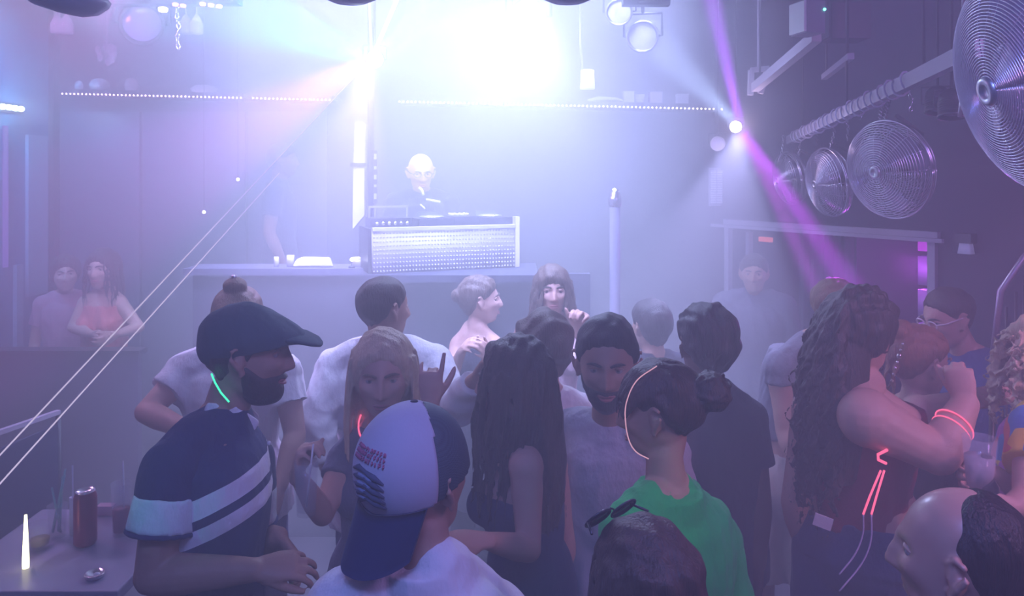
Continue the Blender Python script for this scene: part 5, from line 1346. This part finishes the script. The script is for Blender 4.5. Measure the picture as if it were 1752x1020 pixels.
# ---- J: man with glasses, blue polo ---------------------------------
H = P(1622, 545, 3.4)
r, I = figure('person', 'man with glasses and short dark hair in a blue polo, head bowed, far right', H, 100, -18, byaw=120, height=1.70, hs=1.12, voxel=.007, neck=P(1655, 608, 3.42), brow=H_DARK, lips=LIP)
shirt(r, I, BLUEC, seed=21); dress_legs(r, I, BLACKC); hair_cap(r, I, H_DARK, thick=.010, back=-.07, line=.085, seed=10)
def glasses(r, I, m_, rim=.0022):
    def T(x, y, z): return I['R'] @ (V(x, y, z) * I['hs']) + I['H']
    m = MB()
    for sg in (-1, 1):
        m.tube([T(.033 * sg + .022 * math.cos(t), .106 - .25 * abs(.022 * math.cos(t) * sg + .0) - .004, .012 + .017 * math.sin(t)) for t in np.linspace(0, 6.2832, 21)], rim, seg=6)
        m.tube([T(.055 * sg, .098, .016), T(.076 * sg, .07, .016), T(.086 * sg, .0, .018)], rim, seg=6)
    m.tube([T(-.011, .106, .014), T(.011, .106, .014)], rim, seg=6); m.build('glasses', m_, r)
glasses(r, I, mat('pale_frames', (.8, .65, .7), .3), .0035)

# ---- K: blonde curly person at the right edge ------------------------
H = P(1790, 618, 2.3)
r, I = figure('person', 'blonde curly haired person in a yellow and orange flowered top at the right edge', H, 85, 0, byaw=75, height=1.66, fem=1, build=1.1, hs=1.05, voxel=.006, neck=P(1800, 715, 2.3),
    S=[P(1770, 745, 2.12), P(1840, 735, 2.45)], E=[P(1760, 860, 2.0), P(1770, 850, 2.3)], W=[P(1728, 866, 1.97), P(1700, 812, 2.12)], hands=[dict(d=(-1, -.05, .1), nrm=(0, .9, 0), side=1, curl=(35, 50, 40), s=.9, thumb=40), dict(d=(-1, 0, .12), nrm=(0, -.9, .1), side=-1, curl=(30, 45, 30), s=.95, thumb=40)], lips=LIP)
FLW = mat('flowered_cloth', (.85, .50, .10), .8); nt = FLW.node_tree; tc = nt.nodes.new('ShaderNodeTexCoord'); vo = nt.nodes.new('ShaderNodeTexVoronoi'); vo.inputs['Scale'].default_value = 14; nt.links.new(tc.outputs['Object'], vo.inputs['Vector'])
cr = nt.nodes.new('ShaderNodeValToRGB'); cr.color_ramp.interpolation = 'CONSTANT'; cr.color_ramp.elements[0].color = (.85, .52, .08, 1); cr.color_ramp.elements[1].color = (.75, .12, .10, 1); cr.color_ramp.elements[1].position = .35
x_ = cr.color_ramp.elements.new(.6); x_.color = (.55, .10, .45, 1); x_ = cr.color_ramp.elements.new(.8); x_.color = (.08, .20, .5, 1)
sx = nt.nodes.new('ShaderNodeSeparateColor'); nt.links.new(vo.outputs['Color'], sx.inputs[0]); nt.links.new(sx.outputs[0], cr.inputs[0]); nt.links.new(cr.outputs[0], nt.nodes['Principled BSDF'].inputs['Base Color'])
shirt(r, I, FLW, sleeve=.5, inflate=.02, seed=24, hem=.14); dress_legs(r, I, JEANS)
def bcurls(m):
    long_hair(m, I, length=.26, width=.10, depth=.06, n=0, rs=4, out=.02)
    rg = np.random.RandomState(12); R_, H_ = I['R'], I['H']
    roots = [(R_ @ V(math.sin(a) * .09, -.012 - math.cos(a) * .10, z) + H_, R_ @ V(math.sin(a), -math.cos(a), -.3)) for a, z in zip(rg.uniform(-2.8, 2.8, 220), rg.uniform(-.06, .11, 220))]
    strands(m, roots, .26, .22, r=.004, n=26, curl=.012, cf=26, rs=rg, spread=.2)
hair_cap(r, I, H_BLOND, thick=.03, back=-.09, line=.07, side=-.03, amp=.006, extra=bcurls, voxel=.0052, smooth=0)

# ---- L: man in cream shorts behind the curly hair --------------------
H = P(1430, 525, 3.2)
r, I = figure('person', 'man in a grey tee and cream cargo shorts standing behind the curly haired woman', H, -70, -4, byaw=-30, height=1.74, build=1.12, voxel=.007, neck=P(1398, 592, 3.2), hip=P(1348, 800, 3.25), hs=1.0,
    S=[P(1338, 630, 3.18), P(1452, 630, 3.18)], E=[P(1345, 735, 3.16), P(1470, 720, 3.1)], W=[P(1374, 812, 3.08), P(1480, 800, 3.0)], hands=[dict(d=(.25, 0, -1), nrm=(.8, .5, 0), side=-1, curl=(20, 30, 20), s=1.0), None], brow=H_DARK)
shirt(r, I, GREYC, seed=26, sleeve=.25, hem=.03, last=7); trousers(r, I, CREAMC, length=.50, inflate=.024, amp=.005, top=.085); shoes(r, I, SHOE); hair_cap(r, I, H_BROWN, thick=.008, line=.075)
m = MB(); c = I['W'][0]; u, v, w = frame(I['W'][0] - I['E'][0]); m.tube([c - w * .02 + (u * math.cos(t) + v * math.sin(t)) * .031 for t in np.linspace(0, 6.2832, 21)], .003); m.build('wristband', BLACK, r)
for hp, kn, an in I['legs']:
    m = MB(); q = hp * .35 + kn * .65; m.box(q + I['fx'] * (.10 if hp is I['legs'][1][0] else -.10), (.03, .10, .12), I['B']); m.build('cargo_pocket', CREAMC, r)

# ---- M: dark haired man from behind ---------------------------------
H = P(1208, 592, 2.75)
r, I = figure('person', 'dark haired man in a dark grey tee seen from behind, left of the doorway', H, 12, 0, byaw=18, height=1.76, hs=1.16, build=1.12, voxel=.007, neck=P(1212, 676, 2.75), hip=P(1215, 940, 2.8),
    S=[P(1140, 715, 2.70), P(1278, 718, 2.80)], E=[None, P(1298, 850, 2.76)], W=[None, P(1296, 965, 2.70)], skin=SKIND)
shirt(r, I, DARKG, seed=28, sleeve=.6, inflate=.016); dress_legs(r, I, BLACKC); hair_cap(r, I, H_BLACK, thick=.020, back=-.08, line=.065, amp=.004, freq=110, seed=12, side=.005)

# ---- N: man in white shirt ------------------------------------------
H = P(658, 530, 3.1)
r, I = figure('person', 'man in a loose white long sleeved shirt, arm stretched towards the centre', H, -50, -4, byaw=-15, height=1.76, build=1.12, hs=1.10, voxel=.007, neck=P(650, 600, 3.12), hip=P(655, 850, 3.15),
    S=[P(572, 628, 3.12), P(742, 622, 3.10)], E=[P(545, 715, 3.02), P(780, 700, 2.90)], W=[P(560, 800, 2.95), P(812, 650, 2.74)], hands=[None, dict(d=(.5, -.2, .85), nrm=(.3, -.2, -.5), side=1, curl=(30, 40, 30), s=1.0)], skin=SKINT)
shirt(r, I, WHITEC, sleeve=1, long=True, inflate=.020, amp=.006, seed=30, name='shirt'); dress_legs(r, I, JEANS); hair_cap(r, I, H_DARK, thick=.010, back=-.06, line=.07, seed=13)

# ---- O: blonde woman with raised finger -----------------------------
H = P(655, 640, 2.45)
r, I = figure('person', 'woman with straight fair hair and glow necklace, pointing one finger up and holding a glass', H, 186, -8, byaw=178, height=1.62, fem=1, bust=.8, hs=1.18, voxel=.005, neck=P(655, 742, 2.52), hip=P(650, 990, 2.52),
    S=[P(716, 790, 2.50), P(590, 790, 2.50)], E=[P(748, 840, 2.32), P(552, 880, 2.36)], W=[P(737, 690, 2.22), P(508, 812, 2.22)],
    hands=[dict(d=(0, 0, 1), nrm=(.1, .9, 0), side=-1, curl=(70, 85, 60), s=.95, fingers=[(4, 3, 3), None, None, (20, 25, 20)], thumb=40), dict(d=(.25, -.15, 1), nrm=(1, -.2, -.1), side=1, curl=(50, 55, 30), s=.95, thumb=25)],
    brow=H_BROWN, lips=LIP)
shirt(r, I, cloth('slate_top', (.12, .13, .20)), sleeve=.35, neckline=.02, inflate=.010, seed=31, name='top'); dress_legs(r, I, JEANS)
hair_cap(r, I, H_BLOND, thick=.013, back=-.10, line=.084, side=-.10, sideburn=.0, amp=.002, top=-.1, extra=lambda m: long_hair(m, I, length=.30, width=.086, depth=.05, n=130, curl=.002, r=.0055, cf=4, rs=9, half=120, out=.0), voxel=.0048, smooth=1)
nb = I['neck']; ring = lambda a: nb + V(0, 0, .045) + I['fx'] * .078 * math.sin(a) + I['fy'] * (.085 * math.cos(a) + .004) + V(0, 0, -.055 * math.cos(a))
m = MB(); m.tube([ring(a) for a in np.linspace(.1, 2.9, 20)], .003); m.build('glow_necklace', GLOWR, r)
m = MB(); m.tube([ring(a) for a in np.linspace(-.55, .05, 8)], .0042); m.build('glow_necklace_clasp', GLOWG, r)
tumbler(P(524, 850, 2.17) - V(0, 0, .05), .034, .15, 0, None, 'empty clear glass held by the fair haired woman', 'held_glass', straw=((.0, 0, .02), (.02, 0, .20)))

# ---- Q: person in white tee behind the flat cap ----------------------
H = P(408, 548, 2.95)
r, I = figure('person', 'person in a white tee mostly hidden behind the man in the flat cap', H, 5, 0, byaw=0, height=1.72, fem=1, hs=1.1, build=1.15, voxel=.007, neck=P(400, 612, 2.95), hip=P(400, 830, 2.95),
    S=[P(316, 640, 2.92), P(486, 640, 2.95)], E=[P(250, 705, 2.80), P(505, 745, 2.88)], W=[P(330, 740, 2.62), P(480, 830, 2.75)])
shirt(r, I, WHITEC, sleeve=.5, inflate=.018, amp=.005, seed=33); dress_legs(r, I, JEANS)
hair_cap(r, I, H_BROWN, thick=.016, back=-.07, line=.07, extra=lambda m: m.ell(I['R'] @ V(0, -.05, .14) + I['H'], (.045, .045, .035)), seed=14)
m = MB(); m.ell(I['R'] @ V(.0, -.06, .175) + I['H'], .012); m.build('hair_tie', mat('sparkle_tie', (.9, .8, .85), .1, metal=1), r)

# ---- R: woman in pale pink, dancing, facing the camera ---------------
H = P(945, 500, 3.9)
r, I = figure('person', 'dancing woman in a pale pink top facing the viewer, hands raised', H, 182, 2, byaw=185, height=1.62, fem=1, bust=.8, hs=1.12, voxel=.006, neck=P(945, 552, 3.9), hip=P(945, 720, 3.9),
    S=[P(990, 575, 3.88), P(900, 575, 3.88)], E=[P(1008, 640, 3.80), P(872, 640, 3.80)], W=[P(992, 570, 3.62), P(886, 590, 3.65)], hands=[dict(d=(.1, -.2, 1), nrm=(-.5, -.8, 0), side=-1, curl=(50, 60, 40), s=1.1), dict(d=(.3, -.2, 1), nrm=(.5, -.8, 0), side=1, curl=(50, 60, 40), s=1.1)], brow=H_DARK, lips=LIP)
shirt(r, I, PINKC, sleeve=.8, inflate=.012, seed=35, neckline=.03); dress_legs(r, I, JEANS)
hair_cap(r, I, H_UMBER, thick=.018, back=-.10, line=.046, side=-.06, extra=lambda m: long_hair(m, I, length=.34, width=.09, n=70, rs=15, r=.006), smooth=1)

# ---- S: woman in dark sleeveless dress ------------------------------
H = P(822, 515, 4.1)
r, I = figure('person', 'woman in a dark sleeveless dress with bare arms dancing below the booth', H, -85, 0, byaw=-40, height=1.62, fem=1, bust=.8, hs=1.12, voxel=.007, neck=P(812, 568, 4.1), hip=P(815, 720, 4.1),
    S=[P(785, 592, 4.1), P(845, 592, 4.05)], E=[P(770, 650, 4.0), P(848, 652, 3.98)], W=[P(790, 600, 3.8), P(836, 612, 3.80)], brow=H_DARK, lips=LIP)
shirt(r, I, BLACKC, sleeve=0, neckline=.045, sides=(0, 0), inflate=.010, name='dress', hem=.45); dress_legs(r, I, BLACKC)
hair_cap(r, I, H_UMBER, thick=.016, back=-.08, line=.07, extra=lambda m: m.ell(I['R'] @ V(0, -.12, .03) + I['H'], .04))

# ---- T: tousled person with raised arm behind the dark haired woman --
H = P(930, 600, 2.95)
r, I = figure('person', 'person with tousled brown hair and one arm raised behind the long haired woman', H, 20, -4, byaw=20, height=1.74, hs=1.14, voxel=.007, neck=P(932, 680, 2.95), hip=P(935, 920, 2.95),
    S=[P(868, 702, 2.92), P(992, 702, 2.98)], E=[P(846, 668, 3.04), None], W=[P(850, 616, 3.02) , None], hands=[dict(d=(.5, 0, .9), nrm=(.6, -.2, -.4), side=-1, curl=(35, 40, 30), s=1.1), None])
shirt(r, I, WHITEC, seed=38); dress_legs(r, I, BLACKC)
hair_cap(r, I, H_UMBER, thick=.024, back=-.09, line=.066, amp=.006, freq=60, seed=17)

# ---- U: distant dark head -------------------------------------------
H = P(1112, 560, 3.9)
r, I = figure('person', 'distant person in black between the two dark haired men', H, 30, 0, height=1.66, hs=1.1, voxel=.009, skin=SKINT, eyes=False)
shirt(r, I, BLACKC); dress_legs(r, I, BLACKC); hair_cap(r, I, H_BLACK, thick=.02, back=-.09)
# ---- V: person in the doorway ---------------------------------------
H = P(1290, 470, 5.15)
r, I = figure('person', 'person in dark grey standing against the left side of the doorway', H, 160, 0, height=1.72, hs=1.1, build=1.15, voxel=.009, brow=H_DARK, skin=SKINT)
shirt(r, I, DARKG, sleeve=1, long=True, inflate=.03, hem=.3, name='coat'); dress_legs(r, I, BLACKC); hair_cap(r, I, H_DARK, back=-.08)
# ---- W: coral dress women at the far left ---------------------------
H = P(176, 462, 5.0)
r, I = figure('person', 'woman in a coral dress with hands on her hips at the far left', H, 176, 0, height=1.62, fem=1, bust=1, hs=1.12, voxel=.008, E=[P(238, 560, 4.95), P(125, 560, 4.95)], W=[P(200, 572, 4.82), P(158, 572, 4.82)], S=[P(205, 520, 5.0), P(147, 520, 5.0)], brow=H_DARK, lips=LIP)
shirt(r, I, ORANGE, sleeve=0, neckline=.04, sides=(0, 0), name='dress', hem=.42, loose=1.4); dress_legs(r, I, BLACKC)
hair_cap(r, I, H_DARK, thick=.018, back=-.10, side=-.05, extra=lambda m: long_hair(m, I, length=.3, width=.09, n=50, rs=19, r=.006), smooth=1)
H = P(112, 470, 5.3)
r, I = figure('person', 'person in a rose top half behind the woman in coral, by the blue wall', H, -150, 0, height=1.62, fem=1, hs=1.1, voxel=.009, brow=H_DARK)
shirt(r, I, cloth('rose_top', (.5, .25, .32)), sleeve=.5); dress_legs(r, I, BLACKC)
hair_cap(r, I, H_DARK, thick=.018, back=-.10, side=-.05)
# ---- X: the DJ ------------------------------------------------------
H = P(720, 296, 5.18)
r, I = figure('person', 'bald dj with glasses in a black shirt behind the white booth', H, 195, -14, byaw=188, height=1.74, feet_z=.60, hs=1.10, build=1.05, voxel=.006, neck=P(722, 336, 5.24),
    E=[P(772, 400, 5.2), P(668, 396, 5.2)], W=[P(756, 384, 5.0), P(692, 384, 5.0)], brow=H_GREY, lips=LIP)
shirt(r, I, BLACKC, sleeve=.55, seed=41); dress_legs(r, I, BLACKC); glasses(r, I, BLACK, .0024)
hair_cap(r, I, H_GREY, thick=.003, back=-.06, line=.15, side=.0, crown=lambda p: np.clip(gauss(p, (0, .02, .10), (.09, .10, .07)) * 3, 0, 1))
m = MB(); c = P(722, 326, 4.98); m.tube([c + V(-.02, 0, .02), c, c + V(.01, -.01, -.03)], .009); m.tube([c + V(.03, -.01, -.06), c + V(.12, -.02, -.075)], .008); m.tube([c + V(-.01, -.01, -.09), c + V(.02, -.01, -.12)], .006)
m.build('headphone_cable', WHITE, r)
# ---- Z: bartender left of the booth ---------------------------------
H = P(484, 276, 5.5)
r, I = figure('person', 'dim figure in profile behind the counter, left of the white panel', H, -88, 0, byaw=-80, height=1.70, feet_z=.60, hs=1.05, voxel=.009, brow=H_DARK, skin=SKIND)
shirt(r, I, BLACKC, seed=43); dress_legs(r, I, BLACKC); hair_cap(r, I, H_DARK)

# ---- held things at the right ---------------------------------------
tumbler(P(1676, 800, 2.0) - V(0, 0, .06), .042, .14, .09, mat('ice_drink', (.75, .70, .78), .1, alpha=.6), 'clear plastic cup of iced drink held in front of the blonde person', 'plastic_cup')
c = P(1688, 885, 1.99); e = empty('bottle', c)
b = MB(); b.lathe([(0, 0), (.028, 0), (.030, .01), (.030, .085), (.012, .115), (.011, .15), (0, .15)], c, seg=28); b.build('body', mat('dark_bottle', (.015, .015, .03), .12, spec=.8), e)
b = MB(); b.lathe([(.013, .14), (.013, .162), (0, .163)], c, seg=20); b.build('cap', BLACK, e); tag(e, 'small dark bottle standing up behind the balding man', 'bottle')

# ---------------------------------------------------------------- laser lines from the left effect light
LZ = emis('laser_lilac', (.84, .70, 1), .95)
def laser(a, c, label, r=.0022):
    b = MB(); b.tube([a, c], r, seg=6); return tag(b.build('laser_beam', LZ, origin=a), label, 'laser beam', None)
laser(LB, P(-20, 800, 2.4), 'upper thin laser line running down to the left edge', .0026)
laser(P(478, 296, 3.6), P(-20, 850, 2.2), 'lower thin laser line parallel to the other one', .0024)
LZ = emis('laser_white', (.85, .97, 1), 2.5)
laser(LB, P(692, -30, 4.2), 'bright white laser line rising right from the effect light', .012)
laser(LB, P(630, -30, 4.2), 'thin white laser line rising straight up from the effect light', .006)
